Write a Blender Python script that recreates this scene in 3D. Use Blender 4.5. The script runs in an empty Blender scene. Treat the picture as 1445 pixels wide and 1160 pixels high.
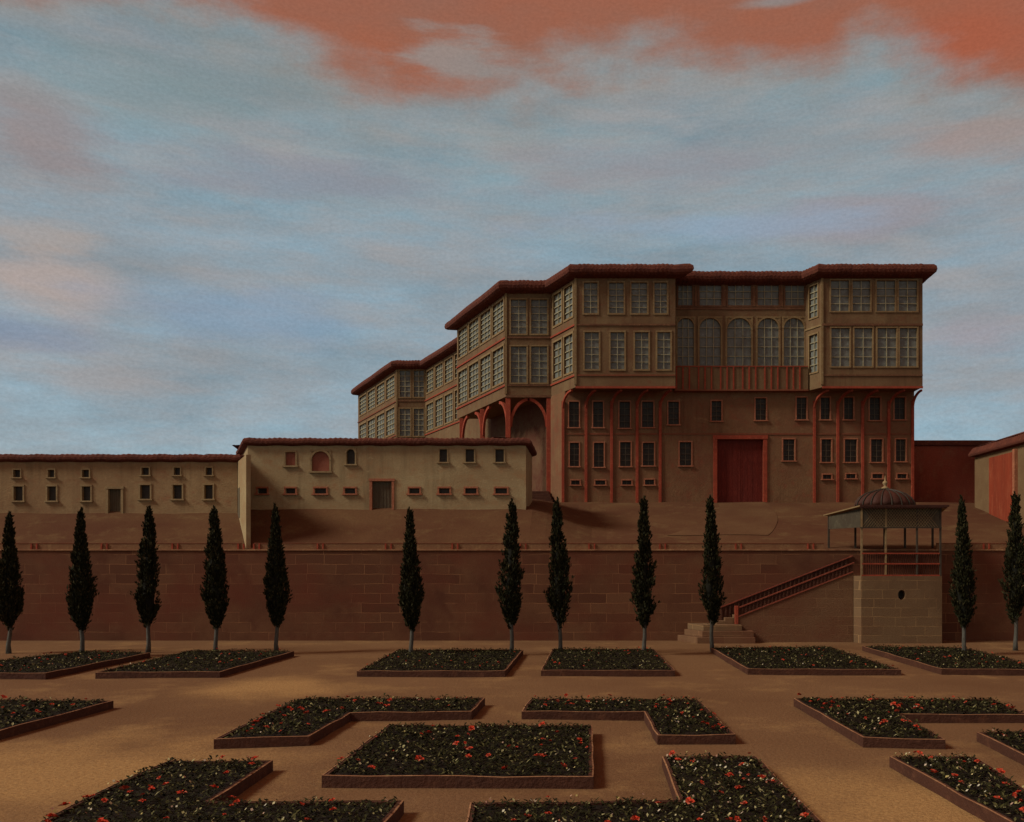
import bpy, bmesh, math, random
from mathutils import Vector
random.seed(7)
S = bpy.context.scene
COL = S.collection
CX, HY, F, CH = 835.0, 790.0, 1300.0, 5.0      # vanishing point, focal length in photo pixels, eye height


def P(px, py, Y):
    return Vector(((px - CX) / F * Y, Y, CH + (HY - py) / F * Y))


def G(px, py, z=0.0):
    Y = (CH - z) * F / (py - HY)
    return ((px - CX) / F * Y, Y)


def ZZ(py, Y):
    return CH + (HY - py) / F * Y


# ------------------------------------------------------------------ materials
def lin(r, g, b, k=1.0):
    def f(c):
        c /= 255.0
        return (c / 12.92 if c <= .04045 else ((c + .055) / 1.055) ** 2.4) / k
    w = (.97, 1.05, 1.03) if k != 1.0 and k > .2 else (1, 1, 1)
    return (f(r) * w[0], f(g) * w[1], f(b) * w[2], 1)


def mix_node(nt, a, b, fac, mode='MIX'):
    n = nt.nodes.new('ShaderNodeMix')
    n.data_type = 'RGBA'
    n.blend_type = mode
    for sock, v in ((n.inputs[0], fac), (n.inputs[6], a), (n.inputs[7], b)):
        if hasattr(v, 'node'):
            nt.links.new(v, sock)
        else:
            sock.default_value = v
    return n.outputs[2]


def noise(nt, vec, scale, detail=5, rough=.6, stretch=None, lo=.35, hi=.65):
    if stretch:
        m = nt.nodes.new('ShaderNodeMapping')
        m.inputs['Scale'].default_value = stretch
        nt.links.new(vec, m.inputs[0])
        vec = m.outputs[0]
    n = nt.nodes.new('ShaderNodeTexNoise')
    n.inputs['Scale'].default_value = scale
    n.inputs['Detail'].default_value = detail
    n.inputs['Roughness'].default_value = rough
    nt.links.new(vec, n.inputs['Vector'])
    r = nt.nodes.new('ShaderNodeMapRange')
    r.inputs[1].default_value = lo
    r.inputs[2].default_value = hi
    nt.links.new(n.outputs['Fac'], r.inputs[0])
    return r.outputs[0]


def base_mat(name, rough=.85, spec=.3):
    m = bpy.data.materials.new(name)
    m.use_nodes = True
    nt = m.node_tree
    bs = nt.nodes['Principled BSDF']
    bs.inputs['Roughness'].default_value = rough
    bs.inputs['Specular IOR Level'].default_value = spec
    g = nt.nodes.new('ShaderNodeNewGeometry')
    return m, nt, bs, g


def bump(nt, bs, h, strength=.3, dist=.05):
    b = nt.nodes.new('ShaderNodeBump')
    b.inputs['Strength'].default_value = strength
    b.inputs['Distance'].default_value = dist
    nt.links.new(h, b.inputs['Height'])
    nt.links.new(b.outputs[0], bs.inputs['Normal'])


def mat(name, c1, c2, c3=None, scale=.5, fine=14.0, rough=.88, bs_=.25, stretch=None, spec=.2, grain=.35, streak=0, sand=()):
    """mottled surface: two tones in large stains, a third in smaller wear, and a fine grain"""
    m, nt, bs, g = base_mat(name, rough, spec)
    v = g.outputs['Position']
    c = mix_node(nt, c1, c2, noise(nt, v, scale, 6, .65, stretch))
    if c3:
        c = mix_node(nt, c, c3, noise(nt, v, scale * 3.7, 5, .7, stretch, .52, .72))
    for (qx, qy, rr) in sand:
        dv = nt.nodes.new('ShaderNodeVectorMath')
        dv.operation = 'DISTANCE'
        nt.links.new(v, dv.inputs[0])
        dv.inputs[1].default_value = (qx, qy, 0)
        mr = nt.nodes.new('ShaderNodeMapRange')
        mr.interpolation_type = 'SMOOTHSTEP'
        mr.inputs[1].default_value = rr
        mr.inputs[2].default_value = rr * .15
        ad = nt.nodes.new('ShaderNodeMath')
        ad.operation = 'MULTIPLY_ADD'
        nt.links.new(noise(nt, v, .35, 6, .65, None, .2, .8), ad.inputs[0])
        ad.inputs[1].default_value = rr * .8
        nt.links.new(dv.outputs['Value'], ad.inputs[2])
        sb = nt.nodes.new('ShaderNodeMath')
        sb.operation = 'SUBTRACT'
        nt.links.new(ad.outputs[0], sb.inputs[0])
        sb.inputs[1].default_value = rr * .4
        nt.links.new(sb.outputs[0], mr.inputs[0])
        c = mix_node(nt, c, lin(152, 115, 72, KU), mr.outputs[0])
    if streak:
        st = noise(nt, v, 1.0, 5, .65, (2.2, 2.2, .16), .46, .72)
        mk = noise(nt, v, .23, 3, .6, None, .4, .62)
        q = nt.nodes.new('ShaderNodeMath')
        q.operation = 'MULTIPLY'
        nt.links.new(st, q.inputs[0])
        nt.links.new(mk, q.inputs[1])
        q2 = nt.nodes.new('ShaderNodeMath')
        q2.operation = 'MULTIPLY'
        nt.links.new(q.outputs[0], q2.inputs[0])
        q2.inputs[1].default_value = streak
        c = mix_node(nt, c, tuple(x * .5 for x in c2[:3]) + (1,), q2.outputs[0])
        c = mix_node(nt, c, tuple(min(1, x * 1.35) for x in c1[:3]) + (1,), noise(nt, v, .9, 7, .7, (1, 1, 1.4), .60, .80))
    f = noise(nt, v, fine, 4, .7, stretch, .3, .7)
    dark = tuple(x * (1 - grain) for x in c1[:3]) + (1,)
    mm = nt.nodes.new('ShaderNodeMath')
    mm.operation = 'MULTIPLY'
    mm.inputs[1].default_value = .55
    nt.links.new(f, mm.inputs[0])
    c = mix_node(nt, c, dark, mm.outputs[0])
    nt.links.new(c, bs.inputs['Base Color'])
    bump(nt, bs, f, bs_, .04)
    return m


def masonry(name, c1, c2, mortar, bw=1.5, rh=.62, dirt=None, vis=.75, msize=.012):
    m, nt, bs, g = base_mat(name, .9, .15)
    v = g.outputs['Position']
    mp = nt.nodes.new('ShaderNodeMapping')
    mp.inputs['Rotation'].default_value = (math.radians(-90), 0, 0)
    nt.links.new(v, mp.inputs[0])
    # wobble the joints so that no course is ruler straight
    nz = nt.nodes.new('ShaderNodeTexNoise')
    nz.inputs['Scale'].default_value = .7
    nt.links.new(v, nz.inputs['Vector'])
    add = nt.nodes.new('ShaderNodeVectorMath')
    add.operation = 'MULTIPLY_ADD'
    nt.links.new(nz.outputs['Color'], add.inputs[0])
    add.inputs[1].default_value = (.16, .16, .16)
    nt.links.new(mp.outputs[0], add.inputs[2])
    b = nt.nodes.new('ShaderNodeTexBrick')
    b.inputs['Scale'].default_value = 1
    b.inputs['Brick Width'].default_value = bw
    b.inputs['Row Height'].default_value = rh
    b.inputs['Mortar Size'].default_value = msize
    b.inputs['Mortar Smooth'].default_value = .3
    b.inputs['Bias'].default_value = -.1
    b.inputs['Color1'].default_value = c1
    b.inputs['Color2'].default_value = c2
    b.inputs['Mortar'].default_value = mortar
    b.offset = .43
    b.squash = 1.35
    b.squash_frequency = 3
    nt.links.new(add.outputs[0], b.inputs['Vector'])
    plain = mix_node(nt, c1, c2, noise(nt, v, .35, 5, .6))
    c = mix_node(nt, plain, b.outputs['Color'], noise(nt, v, .5, 4, .6, None, .62 - vis * .35, .75 - vis * .3))
    if dirt:
        c = mix_node(nt, c, dirt, noise(nt, v, .16, 6, .65, (1, 1, 1.6), .45, .68))
    f = noise(nt, v, 12, 5, .7, (1, 1, 1.8), .3, .7)
    mm = nt.nodes.new('ShaderNodeMath')
    mm.operation = 'MULTIPLY'
    mm.inputs[1].default_value = .5
    nt.links.new(f, mm.inputs[0])
    c = mix_node(nt, c, tuple(x * .5 for x in c1[:3]) + (1,), mm.outputs[0])
    nt.links.new(c, bs.inputs['Base Color'])
    sm = nt.nodes.new('ShaderNodeMath')
    sm.operation = 'MULTIPLY_ADD'
    nt.links.new(b.outputs['Fac'], sm.inputs[0])
    sm.inputs[1].default_value = -.6
    nt.links.new(f, sm.inputs[2])
    bump(nt, bs, sm.outputs[0], .4, .04)
    return m


def leafmat(name, stops, rough=.75):
    m, nt, bs, g = base_mat(name, rough, .08)
    r = nt.nodes.new('ShaderNodeValToRGB')
    e = r.color_ramp.elements
    e[0].position, e[0].color = stops[0]
    e[1].position, e[1].color = stops[-1]
    for p, c in stops[1:-1]:
        x = e.new(p)
        x.color = c
    nt.links.new(g.outputs['Random Per Island'], r.inputs[0])
    nt.links.new(r.outputs[0], bs.inputs['Base Color'])
    return m


KF, KU, KS = .36, .72, .62      # rough light on walls facing us, on the ground, on walls facing the sun
M = {}
M['ground'] = mat('sandy_earth', lin(114, 83, 56, KU), lin(97, 67, 44, KU), lin(134, 101, 65, KU), .085, 9, .95, .5, None, .1, grain=.55, sand=((-12.5, 21.5, 6.5), (-12.5, 36, 4.5), (7, 18.5, 5.0)))
M['bank'] = mat('red_earth', lin(88, 60, 39, KU), lin(74, 43, 29, KU), lin(98, 74, 48, KU), .16, 6, .95, .4, (1, 1, 2), .1)
M['bankpath'] = mat('trodden_earth', lin(92, 65, 43, KU), lin(80, 51, 34, KU), None, .3, 6, .95, .3, None, .1)
M['stone'] = masonry('red_stone', lin(74, 47, 31, KF), lin(56, 30, 20, KF), lin(104, 70, 45, KF), 1.75, .60, lin(70, 33, 22, KF), .55, .014)
M['stone_pale'] = masonry('tan_stone', lin(80, 60, 41, KF), lin(68, 49, 33, KF), lin(112, 84, 54, KF), 1.25, .55, lin(82, 54, 36, KF), .7, .012)
M['stair_stone'] = masonry('brown_stone', lin(80, 56, 38, KF), lin(68, 45, 30, KF), lin(100, 72, 48, KF), 1.3, .55, lin(72, 40, 27, KF), .6, .012)
M['plaster'] = mat('palace_plaster', lin(86, 62, 41, KF), lin(76, 46, 31, KF), lin(86, 42, 28, KF), .3, 7, .92, .3, streak=.8, grain=.45)
M['recess'] = mat('shaded_red_plaster', lin(72, 40, 27, .5), lin(84, 62, 42, .5), lin(64, 28, 19, .5), .35, 7, .92, .3)  # reddish plaster, darkened to paint in the shade under the side bay
M['timber'] = mat('palace_timber', lin(82, 63, 42, KF), lin(70, 48, 31, KF), lin(74, 42, 27, KF), .35, 7, .85, .3, streak=.8, grain=.45)
M['outbuilding'] = mat('outbuilding_plaster', lin(114, 97, 70, KF), lin(99, 78, 54, KF), lin(104, 74, 49, KF), .28, 7, .92, .3, (1, 1, 1.5), streak=.8, grain=.45)
M['lowhouse'] = mat('low_house_plaster', lin(107, 86, 60, KF), lin(92, 69, 47, KF), lin(94, 61, 41, KF), .25, 7, .92, .3, (1, 1, 1.5), streak=.8, grain=.45)
M['tile'] = mat('dark_red_tile', lin(66, 31, 21, KF), lin(50, 24, 17, KF), lin(80, 44, 29, KF), 1.1, 9, .9, .8)
M['parapet'] = mat('tan_parapet_stone', lin(88, 62, 41, KF), lin(78, 48, 32, KF), lin(98, 74, 48, KF), .5, 8, .9, .3)
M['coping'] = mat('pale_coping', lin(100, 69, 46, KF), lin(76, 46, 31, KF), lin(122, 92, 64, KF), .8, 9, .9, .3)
M['red'] = mat('red_painted_wood', lin(104, 40, 25, KF), lin(86, 36, 23, KF), lin(116, 58, 38, KF), 1.2, 9, .8, .25)
M['redpale'] = mat('pale_red_wood', lin(142, 84, 56, KF), lin(122, 66, 44, KF), lin(160, 112, 78, KF), 1.6, 9, .7, .25)
M['gate'] = mat('dark_red_door', lin(70, 22, 15, KF), lin(56, 18, 12, KF), lin(82, 30, 20, KF), .8, 8, .85, .3, (3, 3, .5))
M['railred'] = mat('dull_red_rail', lin(90, 40, 27, KF), lin(78, 36, 25, KF), lin(104, 56, 38, KF), 1.2, 9, .85, .25)
M['beam'] = mat('faded_red_beam', lin(84, 42, 27, KF), lin(76, 48, 31, KF), None, .7, 8, .85, .3)
M['frame'] = mat('weathered_frame', lin(92, 74, 49, KF), lin(80, 58, 37, KF), lin(104, 86, 60, KF), 1.3, 9, .8, .25)
M['brownframe'] = mat('brown_frame', lin(74, 48, 31, KF), lin(60, 36, 24, KF), lin(92, 64, 42, KF), 1.3, 9, .8, .25)
M['plainframe'] = mat('stone_frame', lin(104, 86, 60, KF), lin(90, 70, 47, KF), lin(76, 58, 40, KF), 1.3, 9, .85, .25)
M['redterra'] = mat('terracotta_trim', lin(108, 63, 43, KF), lin(94, 54, 37, KF), lin(126, 84, 60, KF), 1.5, 9, .8, .25)
M['glass'] = mat('dusky_glass', lin(76, 75, 68, KF), lin(62, 58, 52, KF), lin(88, 90, 86, KF), 1.0, 10, .5, .1, None, .3)
M['bars'] = mat('pale_glazing_bars', lin(106, 97, 76, KF), lin(92, 80, 58, KF), lin(126, 118, 98, KF), 1.6, 9, .8, .2)
M['darkbars'] = mat('dark_glazing_bars', lin(64, 54, 42, KF), lin(52, 40, 30, KF), None, 1.6, 9, .8, .2)
M['darkglass'] = mat('dark_window', lin(40, 34, 27, KF), lin(32, 26, 20, KF), lin(48, 44, 36, KF), 1.2, 10, .5, .1, None, .2)
M['shutter'] = mat('red_shutter', lin(98, 55, 41, KF), lin(86, 48, 35, KF), None, 1.0, 9, .8, .2)
M['darkdoor'] = mat('dark_plank_door', lin(66, 56, 42, KF), lin(54, 44, 32, KF), None, 1.0, 9, .85, .3, (6, 6, .7))
M['kerb'] = mat('bed_edging', lin(52, 29, 19, KF), lin(43, 23, 15, KF), lin(64, 38, 25, KF), .9, 9, .85, .5)
M['soil'] = mat('dark_soil', lin(34, 24, 15, KU), lin(26, 18, 11, KU), None, 2, 9, .95, .6)
M['bark'] = mat('grey_bark', lin(78, 74, 66, .6), lin(62, 54, 46, .6), lin(52, 42, 34, .6), 3, 14, .9, .6, (1, 1, .25))
M['iron'] = mat('dark_kiosk_wood', lin(46, 38, 29, KF), lin(36, 28, 22, KF), None, 2, 9, .7, .2)
M['canvas'] = mat('grey_green_awning', lin(50, 43, 32, KF), lin(42, 33, 25, KF), lin(62, 54, 41, KF), 1.2, 12, .9, .4, (1, 1, .4))
M['dome'] = mat('kiosk_dome_red', lin(66, 34, 24, .7), lin(50, 28, 20, .7), None, 1.5, 9, .7, .3)
M['house_red'] = mat('right_house_red', lin(124, 50, 29, KS), lin(106, 42, 25, KS), lin(132, 70, 45, KS), .5, 7, .85, .3, (2, 2, .35), streak=.6)
M['house_tan'] = mat('right_house_tan', lin(104, 80, 54, KS), lin(92, 66, 44, KS), None, .5, 7, .9, .3)
M['annex'] = mat('dark_red_plaster', lin(78, 34, 22, .27), lin(66, 28, 19, .27), lin(74, 42, 28, .27), .3, 7, .9, .3, streak=.8, grain=.45)
GR = lambda r, g, b: lin(r, g, b, .95)
M['leaf'] = leafmat('bed_leaves', [(0, GR(24, 22, 10)), (.5, GR(36, 33, 16)), (.78, GR(48, 45, 22)), (.91, GR(72, 67, 36)), (.975, GR(104, 97, 60)), (1, GR(166, 154, 110))])
M['cypress'] = leafmat('cypress_needles', [(0, GR(28, 27, 14)), (.6, GR(42, 40, 22)), (.9, GR(58, 52, 30)), (1, GR(80, 68, 42))])
M['core'] = mat('cypress_inner', GR(24, 22, 13), GR(32, 28, 17), None, 2, 9, .9, .4)
M['flower'] = leafmat('red_petals', [(0, GR(150, 42, 24)), (.5, GR(192, 60, 36)), (.85, GR(166, 70, 48)), (1, GR(204, 124, 96))])
M['blossom'] = leafmat('small_pale_petals', [(0, GR(150, 138, 96)), (.4, GR(178, 154, 92)), (.7, GR(196, 184, 160)), (1, GR(164, 98, 74))])


# ------------------------------------------------------------------ mesh helpers
class MB:
    def __init__(s):
        s.v, s.f = [], []

    def quad(s, a, b, c, d):
        n = len(s.v)
        s.v += [tuple(a), tuple(b), tuple(c), tuple(d)]
        s.f.append((n, n + 1, n + 2, n + 3))

    def obox(s, o, ux, uy, uz):
        """box from corner o and three edge vectors"""
        o, ux, uy, uz = map(Vector, (o, ux, uy, uz))
        n = len(s.v)
        for k in (0, 1):
            for j in (0, 1):
                for i in (0, 1):
                    s.v.append(tuple(o + ux * i + uy * j + uz * k))
        flip = ux.cross(uy).dot(uz) < 0
        for q in ((0, 2, 3, 1), (4, 5, 7, 6), (0, 1, 5, 4), (2, 6, 7, 3), (0, 4, 6, 2), (1, 3, 7, 5)):
            q = tuple(n + i for i in q)
            s.f.append(q[::-1] if flip else q)

    def box(s, x0, x1, y0, y1, z0, z1):
        s.obox((x0, y0, z0), (x1 - x0, 0, 0), (0, y1 - y0, 0), (0, 0, z1 - z0))

    def prism(s, pts, z0, z1):
        """vertical prism over a CCW polygon"""
        n, k = len(s.v), len(pts)
        s.v += [(p[0], p[1], z0) for p in pts] + [(p[0], p[1], z1) for p in pts]
        s.f.append(tuple(range(n + k - 1, n - 1, -1)))
        s.f.append(tuple(range(n + k, n + 2 * k)))
        for i in range(k):
            j = (i + 1) % k
            s.f.append((n + i, n + j, n + k + j, n + k + i))

    def ring(s, rings, cap0=True, cap1=True):
        n, k = len(s.v), len(rings[0])
        for r in rings:
            s.v += [tuple(p) for p in r]
        for a in range(len(rings) - 1):
            for i in range(k):
                j = (i + 1) % k
                s.f.append((n + a * k + i, n + a * k + j, n + (a + 1) * k + j, n + (a + 1) * k + i))
        if cap0:
            s.f.append(tuple(n + i for i in reversed(range(k))))
        if cap1:
            s.f.append(tuple(n + (len(rings) - 1) * k + i for i in range(k)))

    def tube(s, path, rad, n=8):
        path = [Vector(p) for p in path]
        rings = []
        for i, p in enumerate(path):
            d = (path[min(i + 1, len(path) - 1)] - path[max(i - 1, 0)]).normalized()
            a = d.cross(Vector((0, 1, 0.01))).normalized()
            b = d.cross(a)
            r = rad[i] if isinstance(rad, (list, tuple)) else rad
            rings.append([p + a * (r * math.cos(t * 2 * math.pi / n)) + b * (r * math.sin(t * 2 * math.pi / n)) for t in range(n)])
        s.ring(rings)

    def strip(s, path, w, t, side):
        """bent square bar: path, width along side, thickness"""
        path = [Vector(p) for p in path]
        side = Vector(side).normalized()
        rings = []
        for i, p in enumerate(path):
            d = (path[min(i + 1, len(path) - 1)] - path[max(i - 1, 0)]).normalized()
            u = d.cross(side).normalized() * t / 2
            w2 = side * w / 2
            rings.append([p - u - w2, p - u + w2, p + u + w2, p + u - w2])
        s.ring(rings)

    def build(s, name, m, parent=None, smooth=False, bevel=0, fix=True):
        me = bpy.data.meshes.new(name)
        me.from_pydata(s.v, [], s.f)
        if fix or bevel:
            bm = bmesh.new()
            bm.from_mesh(me)
            if bevel:
                bmesh.ops.remove_doubles(bm, verts=bm.verts, dist=1e-4)
                bmesh.ops.bevel(bm, geom=bm.edges[:], offset=bevel, segments=2, profile=.6, affect='EDGES')
            if fix:
                bmesh.ops.recalc_face_normals(bm, faces=bm.faces)
            bm.to_mesh(me)
            bm.free()
        me.materials.append(m)
        if smooth:
            me.polygons.foreach_set('use_smooth', [True] * len(me.polygons))
        o = bpy.data.objects.new(name, me)
        COL.objects.link(o)
        if parent:
            o.parent = parent
            o.matrix_parent_inverse = parent_inv(parent)
        return o


def parent_inv(p):
    from mathutils import Matrix
    m = Matrix.Identity(4) if p.parent else Matrix.Translation(-p.location)   # a part's own mesh already lies in world coordinates
    return m


def tag(o, label=None, cat=None, group=None, kind=None):
    if label: o['label'] = label
    if cat: o['category'] = cat
    if group: o['group'] = group
    if kind: o['kind'] = kind
    return o


def empty(name, loc, label, cat, group=None):
    o = bpy.data.objects.new(name, None)
    o.location = loc
    o.empty_display_size = .3
    COL.objects.link(o)
    return tag(o, label, cat, group)


def offset_poly(pts, d):
    """offset a CCW polygon outward by d"""
    out, n = [], len(pts)
    for i in range(n):
        p, a, b = Vector(pts[i][:2]), Vector(pts[i - 1][:2]), Vector(pts[(i + 1) % n][:2])
        d1, d2 = (p - a).normalized(), (b - p).normalized()
        n1, n2 = Vector((d1.y, -d1.x)), Vector((d2.y, -d2.x))
        k = 1 + n1.dot(n2)
        m = (n1 + n2) / max(k, .35)
        out.append((p.x + m.x * d, p.y + m.y * d))
    return out


def subdiv(pts, L):
    out = []
    for i, p in enumerate(pts):
        a, b = Vector(p), Vector(pts[(i + 1) % len(pts)])
        n = max(1, int((b - a).length / L))
        for k in range(n):
            q = a.lerp(b, k / n)
            out.append((q.x, q.y))
    return out


def eave(name, plan, top, profile, m, parent, peak=None):
    """roof slab with a moulded eave swept round a plan polygon (CCW)"""
    mb = MB()
    rings = []
    plan = subdiv(plan, .17)
    jit = [((.02 if i % 2 else -.02) + random.uniform(-.008, .008), (.02 if i % 2 else -.02) + random.uniform(-.008, .008)) for i in range(len(plan))]
    for o, z in profile:
        rings.append([(x, y, top + z + (q[0] + q[1]) * .6 * (z > (profile[1][1] + .1)) + .022 * math.sin(x * 3.1 + y * 2.3) * (1 if z > -.9 else 0)) for (x, y), q in zip(offset_poly(plan, o), jit)])
    mb.ring(rings, True, True)
    return mb.build(name, m, parent, smooth=False)


# ------------------------------------------------------------------ walls with openings
def hole_px(A, B, x0, x1, y0, y1):
    """pixel rectangle on the vertical plane A-B -> (s0, s1, z0, z1), s in metres from A"""
    A, B = Vector(A), Vector(B)
    L = (B - A).length
    d = (B - A) / L
    r = []
    for px in (x0, x1):
        k = (px - CX) / F
        r.append((k * A.y - A.x) / (d.x - k * d.y))
    Y = A.y + d.y * (r[0] + r[1]) / 2
    return (r[0], r[1], ZZ(y1, Y), ZZ(y0, Y))


def panel(mb, A, B, z0, z1, holes=(), depth=.22):
    """wall panel A->B (seen from the right-hand side of travel) with rectangular openings and their reveals"""
    A, B = Vector(A), Vector(B)
    L = (B - A).length
    d = (B - A) / L
    n = Vector((d.y, -d.x))
    ss = sorted({0, L, *[h[0] for h in holes], *[h[1] for h in holes]})
    zs = sorted({z0, z1, *[h[2] for h in holes], *[h[3] for h in holes]})

    def pt(s, z, dep=0):
        p = A + d * s - n * dep
        return (p.x, p.y, z)
    for i in range(len(ss) - 1):
        for j in range(len(zs) - 1):
            sm, zm = (ss[i] + ss[i + 1]) / 2, (zs[j] + zs[j + 1]) / 2
            if any(h[0] < sm < h[1] and h[2] < zm < h[3] for h in holes):
                continue
            mb.quad(pt(ss[i], zs[j]), pt(ss[i + 1], zs[j]), pt(ss[i + 1], zs[j + 1]), pt(ss[i], zs[j + 1]))
    for s0, s1, h0, h1 in [h[:4] for h in holes]:
        for (a, b) in (((s0, h0), (s1, h0)), ((s1, h0), (s1, h1)), ((s1, h1), (s0, h1)), ((s0, h1), (s0, h0))):
            mb.quad(pt(*a), pt(*b), pt(*b, depth), pt(*a, depth))


def window(parent, A, B, h, nx=2, ny=4, fw=.12, proud=.05, m_frame='frame', m_pane='glass', arch=False, sill=False, bar=.05, depth=.16, m_bars='bars', name='window', pane='pane', label=None):
    """one window: casing round the opening with glazing bars; the pane is its child"""
    A, B = Vector(A), Vector(B)
    d = (B - A).normalized()
    n = Vector((d.y, -d.x))
    d3, n3, z3 = Vector((d.x, d.y, 0)), Vector((n.x, n.y, 0)), Vector((0, 0, 1))
    s0, s1, z0, z1 = h
    O = Vector((A.x, A.y, 0))
    w, hh = s1 - s0, z1 - z0
    mb = MB()

    def bx(sa, sb, za, zb, na, nb):
        mb.obox(O + d3 * sa + z3 * za + n3 * na, d3 * (sb - sa), n3 * (nb - na), z3 * (zb - za))
    j = lambda: random.uniform(-.012, .012)
    back = -.07
    gb = MB()
    e = .004
    bx(s0 - fw, s0 + e, z0 - e, z1 + e, -.02, proud)
    bx(s1 - e, s1 + fw, z0 - e, z1 + e, -.02, proud)
    bx(s0 - fw, s1 + fw, z1 + e, z1 + fw + e + j(), -.02, proud + .012)
    bx(s0 - fw - (.07 if sill else 0), s1 + fw + (.07 if sill else 0), z0 - fw - e, z0 - e, -.02, proud + (.09 if sill else .012))
    top = z1
    if arch:
        r = w / 2
        K = 10
        for side in (-1, 1):
            for k in range(K):
                t0, t1 = k / K * math.pi / 2, (k + 1) / K * math.pi / 2
                c = (s0 + s1) / 2
                xa, xb = c + side * r * math.cos(t0), c + side * r * math.cos(t1)
                za, zb = z1 - r + r * math.sin(t0), z1 - r + r * math.sin(t1)
                fr = [O + d3 * xa + z3 * za, O + d3 * xb + z3 * zb, O + d3 * xb + z3 * z1, O + d3 * xa + z3 * z1]
                for q in range(4):
                    pass
                ro = (r + .13) / r
                g_ = [O + d3 * (c + (xa - c)) + z3 * za, O + d3 * xb + z3 * zb, O + d3 * (c + (xb - c) * ro) + z3 * (z1 - r + (zb - z1 + r) * ro), O + d3 * (c + (xa - c) * ro) + z3 * (z1 - r + (za - z1 + r) * ro)]
                gf = [p + n3 * (proud + .03) for p in g_]
                mb.quad(*gf)
                mb.quad(gf[2], gf[3], g_[3], g_[2])
                mb.quad(gf[0], gf[1], g_[1], g_[0])
                f0 = [p + n3 * .012 for p in fr]
                f1 = [p - n3 * .13 for p in fr]
                mb.quad(*f0)
                mb.quad(f0[0], f0[1], f1[1], f1[0])
    for i in range(1, nx):
        s = s0 + w * i / nx
        gb.obox(O + d3 * (s - bar / 2 + j()) + z3 * z0 + n3 * (back - .03), d3 * bar, n3 * .06, z3 * hh)
    for k in range(1, ny):
        z = z0 + hh * k / ny + j()
        gb.obox(O + d3 * s0 + z3 * (z - bar / 2) + n3 * (back - .025), d3 * w, n3 * .05, z3 * bar)
    fo = mb.build(name, M[m_frame], parent, bevel=0)
    if gb.f:
        gb.build('glazing_bars', M[m_bars], fo)
    pb = MB()
    pb.obox(O + d3 * (s0 - .01) + z3 * (z0 - .01) - n3 * (depth - .02), d3 * (w + .02), -n3 * .03, z3 * (hh + .02))
    pb.build(pane, M[m_pane], fo)
    if label:
        fo['label'] = label
    return fo


# ------------------------------------------------------------------ camera
cd = bpy.data.cameras.new('camera')
cam = bpy.data.objects.new('camera', cd)
COL.objects.link(cam)
cam.location = (0, 0, CH)
cam.rotation_euler = (math.radians(90), 0, 0)
cd.sensor_fit = 'HORIZONTAL'
cd.sensor_width = 36
cd.lens = F / 1445 * 36
cd.shift_x = (722.5 - CX) / 1445
cd.shift_y = (HY - 580) / 1445
cd.clip_end = 5000
S.camera = cam

# ------------------------------------------------------------------ light
SUN = Vector((-.74, -.215, .64)).normalized()       # towards the sun: low on the left, a little behind the camera
ld = bpy.data.lights.new('sun', 'SUN')
ld.energy = 1.5
ld.angle = math.radians(16)   # sun behind thin veils of cloud: soft shadows
ld.color = (1, .95, .86)
lo = bpy.data.objects.new('sun', ld)
COL.objects.link(lo)
lo.rotation_euler = SUN.to_track_quat('Z', 'Y').to_euler()
S.view_settings.view_transform = 'Standard'
S.view_settings.look = 'None'
S.view_settings.exposure = .79
S.view_settings.gamma = 1


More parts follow.
